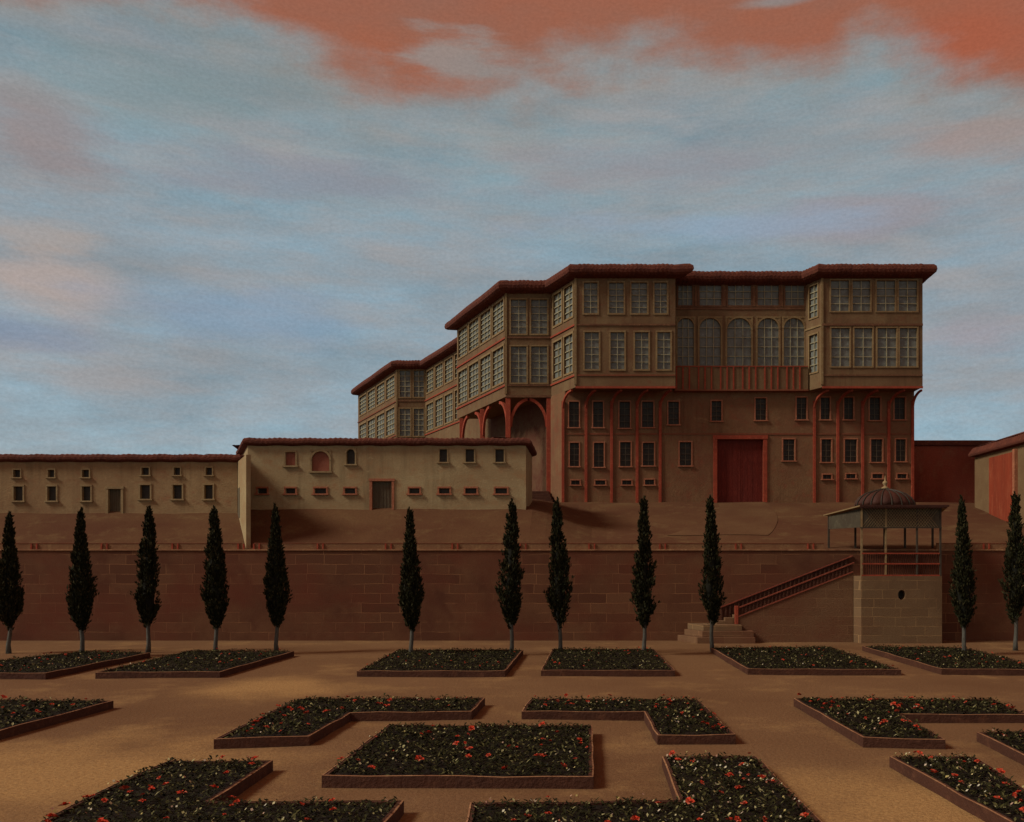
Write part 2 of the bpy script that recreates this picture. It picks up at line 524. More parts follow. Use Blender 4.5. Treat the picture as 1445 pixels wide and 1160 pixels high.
def make_world():
    w = bpy.data.worlds.new('World')
    S.world = w
    w.use_nodes = True
    nt = w.node_tree
    bg = nt.nodes['Background']
    STR = .1
    bg.inputs['Strength'].default_value = STR
    sky = nt.nodes.new('ShaderNodeTexSky')
    sky.sky_type = 'NISHITA'
    sky.sun_disc = False
    sky.sun_elevation = math.asin(SUN.z)
    sky.sun_rotation = math.atan2(SUN.x, SUN.y)
    sky.dust_density = 2
    L = nt.links.new

    def math_(op, a, b=None, c=None):
        n = nt.nodes.new('ShaderNodeMath')
        n.operation = op
        for i, v in enumerate((a, b, c)):
            if v is None: continue
            if hasattr(v, 'node'): L(v, n.inputs[i])
            else: n.inputs[i].default_value = v
        return n.outputs[0]

    def C(r, g, b):
        return lin(r, g, b, STR * 1.73)
    tc = nt.nodes.new('ShaderNodeTexCoord')
    v = tc.outputs['Generated']
    sx = nt.nodes.new('ShaderNodeSeparateXYZ')
    L(v, sx.inputs[0])
    x, y, z = sx.outputs
    az = math_('ARCTAN2', x, y)
    hyp = math_('SQRT', math_('ADD', math_('MULTIPLY', x, x), math_('MULTIPLY', y, y)))
    el = math_('DIVIDE', z, math_('MAXIMUM', hyp, .05))

    def ramp(fac, stops, interp='EASE'):
        r = nt.nodes.new('ShaderNodeValToRGB')
        r.color_ramp.interpolation = interp
        e = r.color_ramp.elements
        e[0].position, e[0].color = stops[0]
        e[1].position, e[1].color = stops[-1]
        for p, c in stops[1:-1]:
            q = e.new(p)
            q.color = c
        L(fac, r.inputs[0])
        return r.outputs[0]
    # clear air behind thin veils, by elevation
    c = ramp(math_('MULTIPLY', el, 1.25), [(0, C(164, 184, 192)), (.16, C(146, 174, 188)), (.28, C(142, 168, 182)), (.42, C(138, 161, 172)), (.55, C(134, 158, 164)), (.8, C(116, 138, 146)), (1, C(104, 124, 136))], 'LINEAR')
    c = mix_node(nt, c, sky.outputs[0], .08)
    # grey and lilac streaks of high cloud
    sv = nt.nodes.new('ShaderNodeCombineXYZ')
    L(math_('MULTIPLY', az, 2.2), sv.inputs[0])
    L(math_('MULTIPLY', el, 8.5), sv.inputs[1])
    n1 = noise(nt, sv.outputs[0], 1.5, 8, .62, None, .40, .64)
    c = mix_node(nt, c, C(142, 146, 150), math_('MULTIPLY', n1, .8))
    sv2 = nt.nodes.new('ShaderNodeCombineXYZ')
    L(math_('MULTIPLY_ADD', az, 3.0, 7.3), sv2.inputs[0])
    L(math_('MULTIPLY_ADD', el, 15, 2.1), sv2.inputs[1])
    n2 = noise(nt, sv2.outputs[0], 1.3, 8, .62, None, .46, .70)
    c = mix_node(nt, c, C(160, 150, 146), math_('MULTIPLY', n2, .62))
    sv3 = nt.nodes.new('ShaderNodeCombineXYZ')
    L(math_('MULTIPLY_ADD', az, 2.4, 3.1), sv3.inputs[0])
    L(math_('MULTIPLY_ADD', el, 6, 9.1), sv3.inputs[1])
    n3 = noise(nt, sv3.outputs[0], 1.7, 8, .62, None, .48, .68)
    c = mix_node(nt, c, C(112, 134, 146), math_('MULTIPLY', n3, .55))
    sv6 = nt.nodes.new('ShaderNodeCombineXYZ')
    L(math_('MULTIPLY_ADD', az, 9, 1.7), sv6.inputs[0])
    L(math_('MULTIPLY_ADD', el, 30, 4.4), sv6.inputs[1])
    n6 = noise(nt, sv6.outputs[0], 1.1, 8, .66, None, .45, .7)
    c = mix_node(nt, c, C(168, 164, 164), math_('MULTIPLY', n6, .4))
    # a pink bank low on the left
    def blob(px, py, rx, ry):
        a0 = math.atan((px - CX) / F)
        e0 = (HY - py) / F * math.cos(a0)
        dx = math_('DIVIDE', math_('SUBTRACT', az, a0), rx / F)
        dy = math_('DIVIDE', math_('SUBTRACT', el, e0), ry / F)
        q = math_('SQRT', math_('ADD', math_('MULTIPLY', dx, dx), math_('MULTIPLY', dy, dy)))
        return q
    warp = noise(nt, sv.outputs[0], 2.6, 6, .6, None, .3, .7)

    def soft(q, k=.9):
        r = nt.nodes.new('ShaderNodeMapRange')
        r.interpolation_type = 'SMOOTHSTEP'
        r.inputs[1].default_value = 1.15
        r.inputs[2].default_value = .2
        L(math_('MULTIPLY_ADD', warp, k, math_('SUBTRACT', q, k * .5)), r.inputs[0])
        return r.outputs[0]
    for (px, py, rx, ry, col, f) in [(80, 400, 110, 56, C(180, 162, 154), .75), (60, 335, 90, 30, C(170, 156, 148), .6), (150, 535, 120, 24, C(162, 154, 152), .6), (60, 190, 90, 70, C(150, 132, 130), .7), (10, 465, 120, 26, C(126, 140, 164), .6),
                                     (1210, 300, 210, 36, C(158, 140, 142), .6), (900, 235, 260, 40, C(146, 140, 146), .6), (420, 250, 230, 36, C(138, 138, 150), .55),
                                     (330, 110, 220, 70, C(118, 132, 134), .45), (180, 120, 150, 60, C(128, 146, 150), .5), (1380, 470, 90, 40, C(160, 150, 156), .6), (1410, 190, 130, 40, C(164, 130, 118), .5),
                                     (1000, 320, 260, 26, C(140, 164, 186), .6), (330, 440, 200, 50, C(128, 154, 180), .5)]:
        c = mix_node(nt, c, col, math_('MULTIPLY', soft(blob(px, py, rx, ry)), f))
    # sunset-red cloud sheet overhead with a ragged lower edge
    edge = [(-400, -60), (150, -40), (270, -8), (350, 20), (430, 74), (490, 118), (560, 132), (640, 138), (700, 128), (760, 120), (830, 92), (890, 58), (960, 70), (1040, 96), (1110, 106), (1165, 92), (1200, 44), (1235, 44), (1280, 74), (1340, 100), (1445, 122), (1700, 140)]
    A0, A1 = -.85, .65
    st = []
    for px, py in edge:
        a = math.atan((px - CX) / F)
        e_ = (HY - py) / F * math.cos(a)
        st.append(((a - A0) / (A1 - A0), (e_, e_, e_, 1)))
    th = ramp(math_('DIVIDE', math_('SUBTRACT', az, A0), A1 - A0), st, 'LINEAR')
    sv4 = nt.nodes.new('ShaderNodeCombineXYZ')
    L(math_('MULTIPLY', az, 9), sv4.inputs[0])
    L(math_('MULTIPLY', el, 17), sv4.inputs[1])
    nn = noise(nt, sv4.outputs[0], .9, 7, .6, None, .25, .75)
    dd = math_('ADD', math_('SUBTRACT', el, th), math_('MULTIPLY_ADD', nn, .075, -.036))
    mr = nt.nodes.new('ShaderNodeMapRange')
    mr.interpolation_type = 'SMOOTHSTEP'
    mr.inputs[1].default_value = -.034
    mr.inputs[2].default_value = .045
    L(dd, mr.inputs[0])
    hole = soft(blob(630, 72, 130, 34), 1.5)
    hole2 = soft(blob(1090, 2, 70, 10), .8)
    mask = math_('MULTIPLY', mr.outputs[0], math_('SUBTRACT', 1, math_('MULTIPLY', hole, .75)))
    mask = math_('MULTIPLY', mask, math_('SUBTRACT', 1, math_('MULTIPLY', hole2, .7)))
    halo = nt.nodes.new('ShaderNodeMapRange')
    halo.interpolation_type = 'SMOOTHSTEP'
    halo.inputs[1].default_value = -.075
    halo.inputs[2].default_value = .02
    L(dd, halo.inputs[0])
    c = mix_node(nt, c, C(146, 138, 128), math_('MULTIPLY', halo.outputs[0], .55))
    n5 = noise(nt, sv4.outputs[0], .5, 6, .6, None, .35, .65)
    rc = mix_node(nt, C(160, 90, 62), C(146, 94, 74), n5)
    rc = mix_node(nt, rc, C(170, 82, 48), math_('MULTIPLY', soft(blob(1360, 60, 160, 70), .4), .8))
    c = mix_node(nt, c, rc, math_('MULTIPLY', mask, .9))
    # fine streaky grain, as in thin cloud
    sv5 = nt.nodes.new('ShaderNodeCombineXYZ')
    L(math_('MULTIPLY', az, 230), sv5.inputs[0])
    L(math_('MULTIPLY', el, 330), sv5.inputs[1])
    g = noise(nt, sv5.outputs[0], 1, 4, .7, None, .25, .75)
    gm = nt.nodes.new('ShaderNodeMapRange')
    gm.inputs[3].default_value = .88
    gm.inputs[4].default_value = 1.10
    L(g, gm.inputs[0])
    c = mix_node(nt, c, gm.outputs[0], 1.0, 'MULTIPLY')
    L(c, bg.inputs['Color'])


make_world()

# ------------------------------------------------------------------ ground, bank
WY = 57.0     # front face of the retaining wall


def ss(a, b, x):
    t = max(0, min(1, (x - a) / (b - a)))
    return t * t * (3 - 2 * t)


def bank_z(x, y):
    R = 5.65 + max(0, min(1, (y - 57.35) / 17.45)) * 4.02
    if y < 62.5:
        Lf = 5.65 + (y - 57.35) * .592
    else:
        Lf = 8.70 + .97 * ss(62.5, 72, y)
    Lf = max(Lf, 5.65)
    t = ss(-4.9, 1.0, x)
    return Lf * (1 - t) + R * t + .03 * math.sin(x * .9 + y * .7) * ss(58, 60, y)


mb = MB()
xs = [-1500, -500, -120] + [-70 + i * 2 for i in range(66)] + [90, 160, 500, 1500]
ys = [-400, -60, 0] + [6 + i * 1.5 for i in range(34)] + [57.2]
for i in range(len(xs) - 1):
    for j in range(len(ys) - 1):
        a, b, c, d = xs[i], xs[i + 1], ys[j], ys[j + 1]
        q = [(a, c), (b, c), (b, d), (a, d)]
        mb.quad(*[(p[0], p[1], .015 * math.sin(p[0] * .8) * math.sin(p[1] * .6) * (1 if abs(p[0]) < 60 and 0 < p[1] < 54 else 0)) for p in q])
tag(mb.build('ground', M['ground']), kind='structure')
mb = MB()
ys = [57.32 + i * .6 for i in range(34)] + [80, 90, 120, 200, 600, 3000]
xs2 = [-3000, -500, -120] + [-70 + i for i in range(131)] + [90, 160, 500, 3000]
for i in range(len(xs2) - 1):
    for j in range(len(ys) - 1):
        a, b, c, d = xs2[i], xs2[i + 1], ys[j], ys[j + 1]
        mb.quad(*[(px, py, bank_z(px, py)) for px, py in ((a, c), (b, c), (b, d), (a, d))])
tag(mb.build('hillside', M['bank']), kind='structure')
# worn track curving down from the great gate
mb = MB()
gx0, gx1 = (1012 - CX) / F * 74.8, (1078 - CX) / F * 74.8
N = 24
prev = None
for i in range(N + 1):
    t = i / N
    y = 74.6 - 13 * t
    xa, xb = gx0 - 2.6 * t ** 2 * 2, gx1 + 1.2 * t - 3.4 * t ** 2
    cur = [(xa + (xb - xa) * k / 6, y, bank_z(xa + (xb - xa) * k / 6, y) + .035) for k in range(7)]
    if prev:
        for k in range(6):
            mb.quad(cur[k], cur[k + 1], prev[k + 1], prev[k])
    prev = cur
tag(mb.build('path', M['bankpath']), kind='structure')

# ------------------------------------------------------------------ retaining wall and parapet
rw = empty('retaining_wall', (0, WY, 0), 'long dark red retaining wall of big stone blocks behind the cypress row', 'wall')
mb = MB()
mb.box(-140, 140, WY, WY + .38, -.3, 5.56)
mb.build('wall', M['stone'], rw)
mb = MB()
mb.box(-140, 140, WY - .06, WY + .44, 5.563, 5.655)
mb.build('coping', M['coping'], rw, bevel=.015)

pp = empty('terrace_parapet', (0, WY + .2, 5.65), 'low terrace parapet with paired red posts running along the wall top', 'parapet')
segs = [(-140, -21.75), (-20.95, 14.4), (21.4, 140)]
for a, b in segs:
    mb = MB()
    mb.box(a, b, WY + .14, WY + .26, 5.657, 6.0)
    mb.build('panel', M['parapet'], pp)
    mb = MB()
    mb.box(a, b, WY + .12, WY + .28, 6.003, 6.05)
    mb.build('rail', M['beam'], pp, bevel=.01)
mb = MB()
mb.box(-.045, .045, 0, .066, 0, .343)
pst = None
for px in (48, 147, 247, 340, 362, 452, 548, 642, 738, 835, 935, 1042, 1144, 1392, 1438, -50, -145):
    for k in (-.17, .17):
        x = (px - CX) / F * (WY + .1) + k
        if pst is None:
            pst = mb.build('post', M['red'], pp)
            o = pst
        else:
            o = pst.copy()
            COL.objects.link(o)
        o.matrix_parent_inverse = parent_inv(pp)
        o.location = (x, WY + .07, 5.657)

# ------------------------------------------------------------------ palace
FY = 74.8
pal = empty('palace', (12, FY, bank_z(12, FY)), 'big timber palace with overhanging glazed bays and a dark red gate on the bank', 'palace')
A0, A1 = (-1.29, 73.0), (6.63, 73.0)
B0, B1 = (-7.19, 77.2), (-3.38, 77.2)
C0 = (-13.07, 89.4)
Wc = (-9.8, 89.4)
D0, D1 = (-22.85, 108.0), (-19.5, 108.0)
E0 = (-31.7, 125.0)
R0, R1 = (18.25, 73.0), (26.22, 73.0)
M0, M1 = (5.73, FY), (17.35, FY)
LF0, LF1 = (-2.19, FY), (26.18, FY)
ZB, ZE, ZS, ZC = 18.68, 27.6, 19.62, 23.62     # bay underside, wall top, sill line, storey line
U0, U1, V0, V1 = 24.45, 27.0, 20.05, 23.05


def win_rows(parent, A, B, xs_up, xs_lo, mbw, yup, ylo, **kw):
    hs = [hole_px(A, B, a, b, *yup) for a, b in xs_up] + [hole_px(A, B, a, b, *ylo) for a, b in xs_lo]
    panel(mbw, A, B, ZB, ZE, hs)
    for h in hs:
        window(parent, A, B, h, **kw)


def win_even(parent, A, B, n, mbw, z0, z1, marg=.35, gap=.42, **kw):
    """n windows a storey spread evenly over a receding side"""
    L = (Vector(B) - Vector(A)).length
    w = (L - 2 * marg - (n - 1) * gap) / n
    hs = []
    for k in range(n):
        s = marg + k * (w + gap)
        hs += [(s, s + w, U0, U1), (s, s + w, V0, V1)]
    panel(mbw, A, B, z0, z1, hs)
    for h in hs:
        window(parent, A, B, h, **kw)


kw = dict(nx=2, ny=5, fw=.13, bar=.05)
# left bay
bm_ = MB()
win_rows(pal, A0, A1, [(824, 843), (859.5, 880), (891, 913), (923.5, 941)], [(825, 845), (861.5, 881), (896, 915), (927.5, 946)], bm_, (399, 442), (469, 521), **kw)
win_even(pal, B1, A0, 2, bm_, ZB, ZE, .45, .5, nx=2, ny=5, fw=.16, bar=.07)
panel(bm_, A1, M0, ZB, ZE)
mbq = bm_
mbq.v += [(A0[0], A0[1], ZB), (A1[0], A1[1], ZB), (M0[0], M0[1], ZB), (LF0[0], LF0[1], ZB)]
mbq.f.append(tuple(len(mbq.v) - k for k in (1, 2, 3, 4)))
bay = mbq.build('projecting_bay', M['timber'], pal, fix=False)
# side bay on columns
bm_ = MB()
win_rows(pal, B0, B1, [(721, 742.5), (749.5, 772)], [(721, 743), (749.5, 772)], bm_, (423, 471), (489, 540), **kw)
win_even(pal, C0, B0, 4, bm_, ZB, ZE, .5, .55, nx=3, ny=6, fw=.16, bar=.07)
panel(bm_, Wc, C0, ZB, ZE)
n = len(bm_.v)
bm_.v += [(p[0], p[1], ZB) for p in (C0, B0, B1, Wc)]
bm_.f.append((n + 3, n + 2, n + 1, n))
bm_.build('projecting_bay', M['timber'], pal, fix=False)
# right bay
bm_ = MB()
win_rows(pal, R0, R1, [(1172.5, 1198), (1203, 1228), (1237, 1263), (1268, 1294)], [(1173, 1199), (1205.5, 1231), (1238, 1265), (1269.5, 1294)], bm_, (396, 439), (463, 517), m_frame='frame', nx=2, ny=4, fw=.11, bar=.06)
win_even(pal, M1, R0, 1, bm_, ZB, ZE, .5, .4, nx=2, ny=5, fw=.12, bar=.06)
panel(bm_, R1, (26.22, 95), ZB, ZE)
n = len(bm_.v)
bm_.v += [(p[0], p[1], ZB) for p in (R0, R1, (26.2, FY), M1)]
bm_.f.append((n + 3, n + 2, n + 1, n))
bm_.build('projecting_bay', M['timber'], pal, fix=False)
# middle storeys between the bays
bm_ = MB()
up = [(957, 977), (987, 1018), (1027, 1060), (1069, 1099), (1108, 1135)]
lo_ = [(956, 979), (987, 1017), (1026, 1060), (1069, 1099), (1106, 1135)]
hu = [hole_px(M0, M1, a, b, 401, 431) for a, b in up]
hl = [hole_px(M0, M1, a, b, 449, 516) for a, b in lo_]
panel(bm_, M0, M1, ZB, ZE, hu + hl)
for h in hu:
    window(pal, M0, M1, h, nx=3, ny=3, fw=.13, bar=.05, m_frame='brownframe')
for h in hl:
    window(pal, M0, M1, h, nx=3, ny=5, fw=.14, bar=.05, arch=True, m_frame='frame')
bm_.build('upper_wall', M['timber'], pal, fix=False)
# far wing
bm_ = MB()
S3b = (-19.5, 108.0)
L3 = (Vector(Wc) - Vector(S3b)).length
hs = []
for k in range(6):
    s = .5 + k * 3.35
    hs += [(s, s + 2.6, U0, U1 - .1), (s, s + 2.6, V0, V1)]
panel(bm_, S3b, Wc, 8.5, ZE, hs)
for h in hs:
    window(pal, S3b, Wc, h, nx=3, ny=5, fw=.16, bar=.08)
hs = [hole_px(D0, D1, a, b, c, d) for a, b in ((564, 579), (584, 598)) for c, d in ((523, 560), (577, 615))]
panel(bm_, D0, D1, 8.5, ZE, hs)
for h in hs:
    window(pal, D0, D1, h, nx=2, ny=5, fw=.16, bar=.08)
L4 = (Vector(D0) - Vector(E0)).length
hs = []
for k in range(4):
    s = .9 + k * 4.55
    hs += [(s, s + 3.7, U0, U1 - .2), (s, s + 3.7, V0, V1)]
panel(bm_, E0, D0, 8.5, ZE, hs)
for h in hs:
    window(pal, E0, D0, h, nx=3, ny=5, fw=.18, bar=.10)
panel(bm_, (-20, 140), E0, 8.5, ZE)
bm_.build('wing_wall', M['timber'], pal, fix=False)
# lower front
bm_ = MB()
r1 = [(803, 817, 567, 603), (837, 851, 567, 603), (874, 889, 567, 604), (906, 922, 567, 603), (943, 958, 567, 599), (1004, 1018, 566, 594), (1066, 1081, 562, 593), (1124, 1138, 561, 592),
      (1158, 1171, 561, 592), (1191, 1204, 561, 592), (1227, 1242, 561, 593), (1262, 1277, 561, 592)]
r2 = [(804, 817, 625, 658), (838, 852, 625, 659), (875, 890, 624, 658), (907, 923, 625, 657), (959, 975.5, 624, 657), (1105, 1121, 620, 650), (1159, 1173, 620, 652), (1192, 1209, 620, 652), (1229, 1245, 620, 652), (1264, 1278, 620, 651)]
r3 = [(806, 818, 678, 684), (840, 854, 678, 684), (878, 891, 678, 684), (910, 923, 677, 684), (1161, 1173, 670, 676), (1194, 1207, 669, 675), (1231, 1245, 669, 675), (1266, 1279, 669, 675)]
gate_h = hole_px(LF0, LF1, 1012, 1077, 620, 712)
hs = [hole_px(LF0, LF1, *q) for q in r1 + r2 + r3]
panel(bm_, LF0, LF1, 8.5, ZB, hs + [gate_h], .3)
panel(bm_, LF1, (26.18, 95), 8.5, ZB)
panel(bm_, (26.18, 95), (-20, 140), 8.5, ZE)
sp = (LF0[0] - .521 * 2.5, FY + 2.5)
panel(bm_, sp, LF0, 8.5, ZB)
bm_.build('lower_wall', M['plaster'], pal, fix=False)
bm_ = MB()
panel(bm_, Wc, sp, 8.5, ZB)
bm_.build('recessed_wall', M['recess'], pal, fix=False)  # wall below the overhang, its shade put into the plaster colour
for i, h in enumerate(hs):
    small = i >= len(r1) + len(r2)
    window(pal, LF0, LF1, h, nx=2, ny=1 if small else 4, fw=.095, bar=.03, m_frame='redterra', m_pane='darkglass', m_bars='darkbars', sill=True, depth=.22, proud=.06)
# great gate
mb = MB()
s0, s1, z0, z1 = gate_h
gx = LF0[0]
zg = 9.45
mb.box(gx + s0 - .02, gx + s1 + .02, FY + .30, FY + .36, zg, z1 + .02)
for k in range(1, 9):
    x = gx + s0 + (s1 - s0) * k / 9
    mb.box(x - .02, x + .02, FY + .29, FY + .299, zg, z1)
mb.box(gx + (s0 + s1) / 2 - .07, gx + (s0 + s1) / 2 + .07, FY + .28, FY + .289, zg, z1)
gt = mb.build('gate', M['gate'], pal)
mb = MB()
mb.box(gx + s0 - .32, gx + s0 + .004, FY - .10, FY + .25, zg, z1)
mb.box(gx + s1 - .004, gx + s1 + .32, FY - .10, FY + .25, zg, z1)
mb.box(gx + s0 - .36, gx + s1 + .36, FY - .13, FY + .25, z1 + .003, z1 + .32)
mb.build('gate_frame', M['red'], gt, bevel=.02)
# red timbering of the lower storeys: posts with curved brackets that carry the bays
for grp in ((794.5, 827, 863, 899, 931.5), (1149, 1182, 1217, 1254, 1287.5)):
    for px in grp:
        x = (px - CX) / F * FY
        mb = MB()
        mb.box(x - .115, x + .115, FY - .13, FY - .003, 9.4, 17.9)
        po = mb.build('post', M['red'], pal, bevel=.02)
        mb = MB()
        path = []
        for k in range(9):
            t = k / 8 * math.pi / 2
            u = 1.5 * (1 - math.cos(t))
            path.append((x + (.5 if px < 1280 else .12) * u, FY - .10 - u, 17.35 + 1.12 * math.sin(t)))
        mb.strip(path, .16, .15, (.89, .45, 0))
        mb.build('bracket', M['red'], po)
mb = MB()
xs_ = [LF0[0] + .02] + sorted((p - CX) / F * FY for p in (794.5, 827, 863, 899, 931.5, 1149, 1182, 1217, 1254, 1287.5)) + [LF1[0]]
gl, gr = gx + s0 - .36, gx + s1 + .36
for i in range(len(xs_) - 1):
    a, b = xs_[i] + .18, xs_[i + 1] - .18
    if b - a < .3: continue
    mb.box(a, b, FY - .045, FY - .004, 15.15, 15.28)
mb.build('beam', M['beam'], pal)
# mouldings round the upper storeys
for a, b, z, t, m_, zz in ((C0, B0, ZC, .09, 'red', .13), (B0, B1, ZC, .07, 'brownframe', .14), (B1, A0, ZC, .09, 'red', .13), (A0, A1, ZC, .07, 'brownframe', .14),
                        (C0, B0, ZS, .09, 'red', .13), (B0, B1, ZS, .07, 'brownframe', .12), (B1, A0, ZS, .09, 'red', .13), (A0, A1, ZS, .06, 'beam', .12),
                        (E0, D0, ZC, .09, 'beam', .14), (D0, D1, ZC, .07, 'brownframe', .14), (D1, Wc, ZC, .09, 'red', .13), (E0, D0, ZS, .09, 'beam', .14), (D1, Wc, ZS, .09, 'red', .13),
                        (M1, R0, ZC, .07, 'frame', .14), (R0, R1, ZC, .09, 'brownframe', .17), (R0, R1, ZS, .06, 'brownframe', .12),
                        (B0, B1, ZB + .02, .06, 'brownframe', .2), (A0, A1, ZB - .02, .09, 'red', .17), (R0, R1, ZB - .02, .09, 'red', .17)):
    mb = MB()
    a, b = Vector(a), Vector(b)
    d = (b - a).normalized()
    n = Vector((d.y, -d.x))
    o = a + n * .003
    mb.obox((o.x, o.y, z - zz / 2), (*(b - a), 0), (*(n * t), 0), (0, 0, zz))
    mb.build('moulding', M[m_], pal)
mb = MB()
mb.box(M0[0] + .9, M1[0] - .05, FY - .06, FY - .003, ZZ(437, FY), ZZ(434, FY))
mb.build('moulding', M['brownframe'], pal)
for px in (982, 1022, 1064, 1103):
    x = (px - CX) / F * FY
    mb = MB()
    mb.box(x - .11, x + .11, FY - .09, FY - .004, ZZ(433, FY), ZZ(397, FY))
    mb.build('pilaster', M['brownframe'], pal)
# balcony in front of the arched windows
bx0, bx1 = M0[0] + .95, M1[0] + .1
zb0, zb1 = ZZ(550, FY - .4), ZZ(517, FY - .4)
mb = MB()
mb.box(bx0, bx1, FY - .62, FY - .004, zb0 - .12, zb0)
bal = mb.build('balcony', M['beam'], pal)
mb = MB()
mb.box(bx0, bx1, FY - .60, FY - .48, zb1 - .07, zb1)
mb.build('rail', M['red'], bal)
mb = MB()
mb.box(bx0, bx1, FY - .53, FY - .50, zb0 + .003, zb1 - .093)
mb.build('board', M['timber'], bal)
k = 0
x = bx0 + .15
post0 = None
while x < bx1 - .1:
    mb = MB()
    if post0 is None:
        mb.box(-.055, .055, -.04, .04, 0, zb1 - zb0 - .10)
        post0 = mb.build('baluster', M['red'], bal)
        o = post0
    else:
        o = post0.copy()
        COL.objects.link(o)
        o.parent = bal
    o.matrix_parent_inverse = parent_inv(bal)
    o.location = (x, FY - .57, zb0 + .004)
    x += (.52, .52, .74)[k % 3]
    k += 1
# columns and braces under the side bay
dS = (Vector(B0) - Vector(C0)).normalized()
cols = []
for px in (650, 679):
    s = hole_px(C0, B0, px, px + 1, 500, 510)[0]
    p = Vector(C0) + dS * s
    cols.append((p.x + .12, p.y + .1))
cols += [(B0[0] + .18, B0[1] + .2), (B1[0] - .2, B1[1] + .2)]
for i, (x, y) in enumerate(cols):
    mb = MB()
    mb.box(x - .21, x + .21, y - .21, y + .21, 9.3, ZB - .12)
    co = mb.build('column', M['red'], pal, bevel=.03)
    for j in (i - 1, i + 1):
        if not 0 <= j < len(cols): continue
        q = Vector(cols[j]) - Vector((x, y))
        d = q.normalized()
        L_ = min(1.7, q.length / 2 - .12)
        path = [(x + d.x * (.2 + L_ * (1 - math.cos(t))), y + d.y * (.2 + L_ * (1 - math.cos(t))), ZB - 2.5 + 2.3 * math.sin(t)) for t in [k / 8 * math.pi / 2 for k in range(9)]]
        mb = MB()
        mb.strip(path, .22, .24, (d.y, -d.x, 0))
        mb.build('brace', M['red'], co)
# roof
plan = [E0, D0, D1, Wc, C0, B0, B1, A0, A1, M0, M1, R0, R1, (26.22, 95), (-2, 128), (-20, 140)]
eave('roof', plan, 28.30, [(-.6, -1.02), (.0, -1.0), (.62, -.86), (.80, -.72), (.86, -.5), (.82, -.25), (.66, -.07), (.42, 0), (-1.0, .05)], M['tile'], pal)
# pale corner boards where the bays turn
for p in (A0, B0, R0, D0):
    mb = MB()
    mb.box(p[0] - .09, p[0] + .09, p[1] - .09, p[1] + .06, ZB + .2, 27.3)
    mb.build('corner_board', M['frame'], pal)

# little flight of steps in the angle between palace and outbuilding
st = empty('stone_steps', (-4.3, 75.6, 9.6), 'small reddish stone steps in the dark corner between outbuilding and palace', 'steps')
for k in range(4):
    mb = MB()
    mb.box(-5.3 + .1 * k, -3.2 - .12 * k, 75.6 + .42 * k, 76.05 + .42 * k, 9.4, 9.95 + .26 * k)
    mb.build('step', M['kerb'], st, bevel=.02)


# ------------------------------------------------------------------ outbuilding and low house
def long_house(root, x0, x1, y, depth, zbase, ztop, roof_top, holes, doors, mwall, skewL=0.0, over=.5, roofm='tile', prof=None):
    A, B = (x0, y), (x1, y)
    bm_ = MB()
    hs = [(hole_px(A, B, *q[:4]), q[4]) for q in holes]
    ds = []
    for q in doors:
        s0_, s1_, za, zb = hole_px(A, B, *q)
        ds.append((s0_, s1_, zbase, zb))
    bk = [(x1, y + depth), (x0 + skewL * depth, y + depth)]
    panel(bm_, A, B, zbase, ztop, [h for h, _ in hs] + ds, .25)
    panel(bm_, B, bk[0], zbase, ztop)
    panel(bm_, bk[0], bk[1], zbase, ztop)
    panel(bm_, bk[1], A, zbase, ztop)
    bm_.build('wall', mwall, root, fix=False)
    for h, k in hs:
        window(root, A, B, h, **k)
    for h in ds:
        mb = MB()
        mb.box(x0 + h[0] - .02, x0 + h[1] + .02, y + .2, y + .26, zbase, h[3] + .02)
        for i in range(1, 6):
            xx = x0 + h[0] + (h[1] - h[0]) * i / 6
            mb.box(xx - .02, xx + .02, y + .175, y + .199, zbase, h[3])
        d_ = mb.build('door', M['darkdoor'], root)
        mb = MB()
        mb.box(x0 + h[0] - .16, x0 + h[0] + .004, y - .06, y + .15, zbase, h[3])
        mb.box(x0 + h[1] - .004, x0 + h[1] + .16, y - .06, y + .15, zbase, h[3])
        mb.box(x0 + h[0] - .20, x0 + h[1] + .20, y - .08, y + .15, h[3] + .003, h[3] + .17)
        mb.build('door_frame', M['redterra' if mwall == M['outbuilding'] else 'plainframe'], d_)
    eave('roof', [A, B, *bk], roof_top, prof, M[roofm], root)


PR = [(-.3, -.52), (.0, -.50), (.24, -.42), (.32, -.34), (.34, -.2), (.30, -.08), (.2, 0), (-2.2, .1)]
ob = empty('outbuilding', (-14, 62, 8), 'long pale plastered outbuilding with a big red shuttered window below the palace', 'outbuilding')
sm = dict(nx=1, ny=1, fw=.10, m_frame='redterra', m_pane='darkglass', sill=True, depth=.24)
upk = dict(nx=1, ny=1, m_bars='darkbars', fw=.09, m_frame='plainframe', m_pane='darkglass', sill=True, depth=.24, bar=.035)
shk = dict(nx=1, ny=1, fw=.11, m_frame='plainframe', m_pane='shutter', sill=True, depth=.14, pane='shutter', arch=True)
holes = [(403, 417, 638, 657, dict(shk, arch=False)), (440, 465, 637, 665, dict(shk, label='wide red shuttered arched window')), (489, 501, 634, 655, dict(upk, arch=True))]
holes += [(a, b, 634, 652, upk) for a, b in ((620, 631), (657, 669), (699, 711))]
holes += [(a, b, 689, 696.5, sm) for a, b in ((363.5, 377), (403, 417), (444, 460.5), (486.5, 501.5), (577.5, 592), (619.5, 634.5), (656.5, 672.5), (699, 715.5))]
long_house(ob, -23.15, -4.43, 62.0, 6.5, 7.6, 12.75, 13.17, holes, [(525, 553, 679, 722)], M['outbuilding'], skewL=-.45, prof=PR)
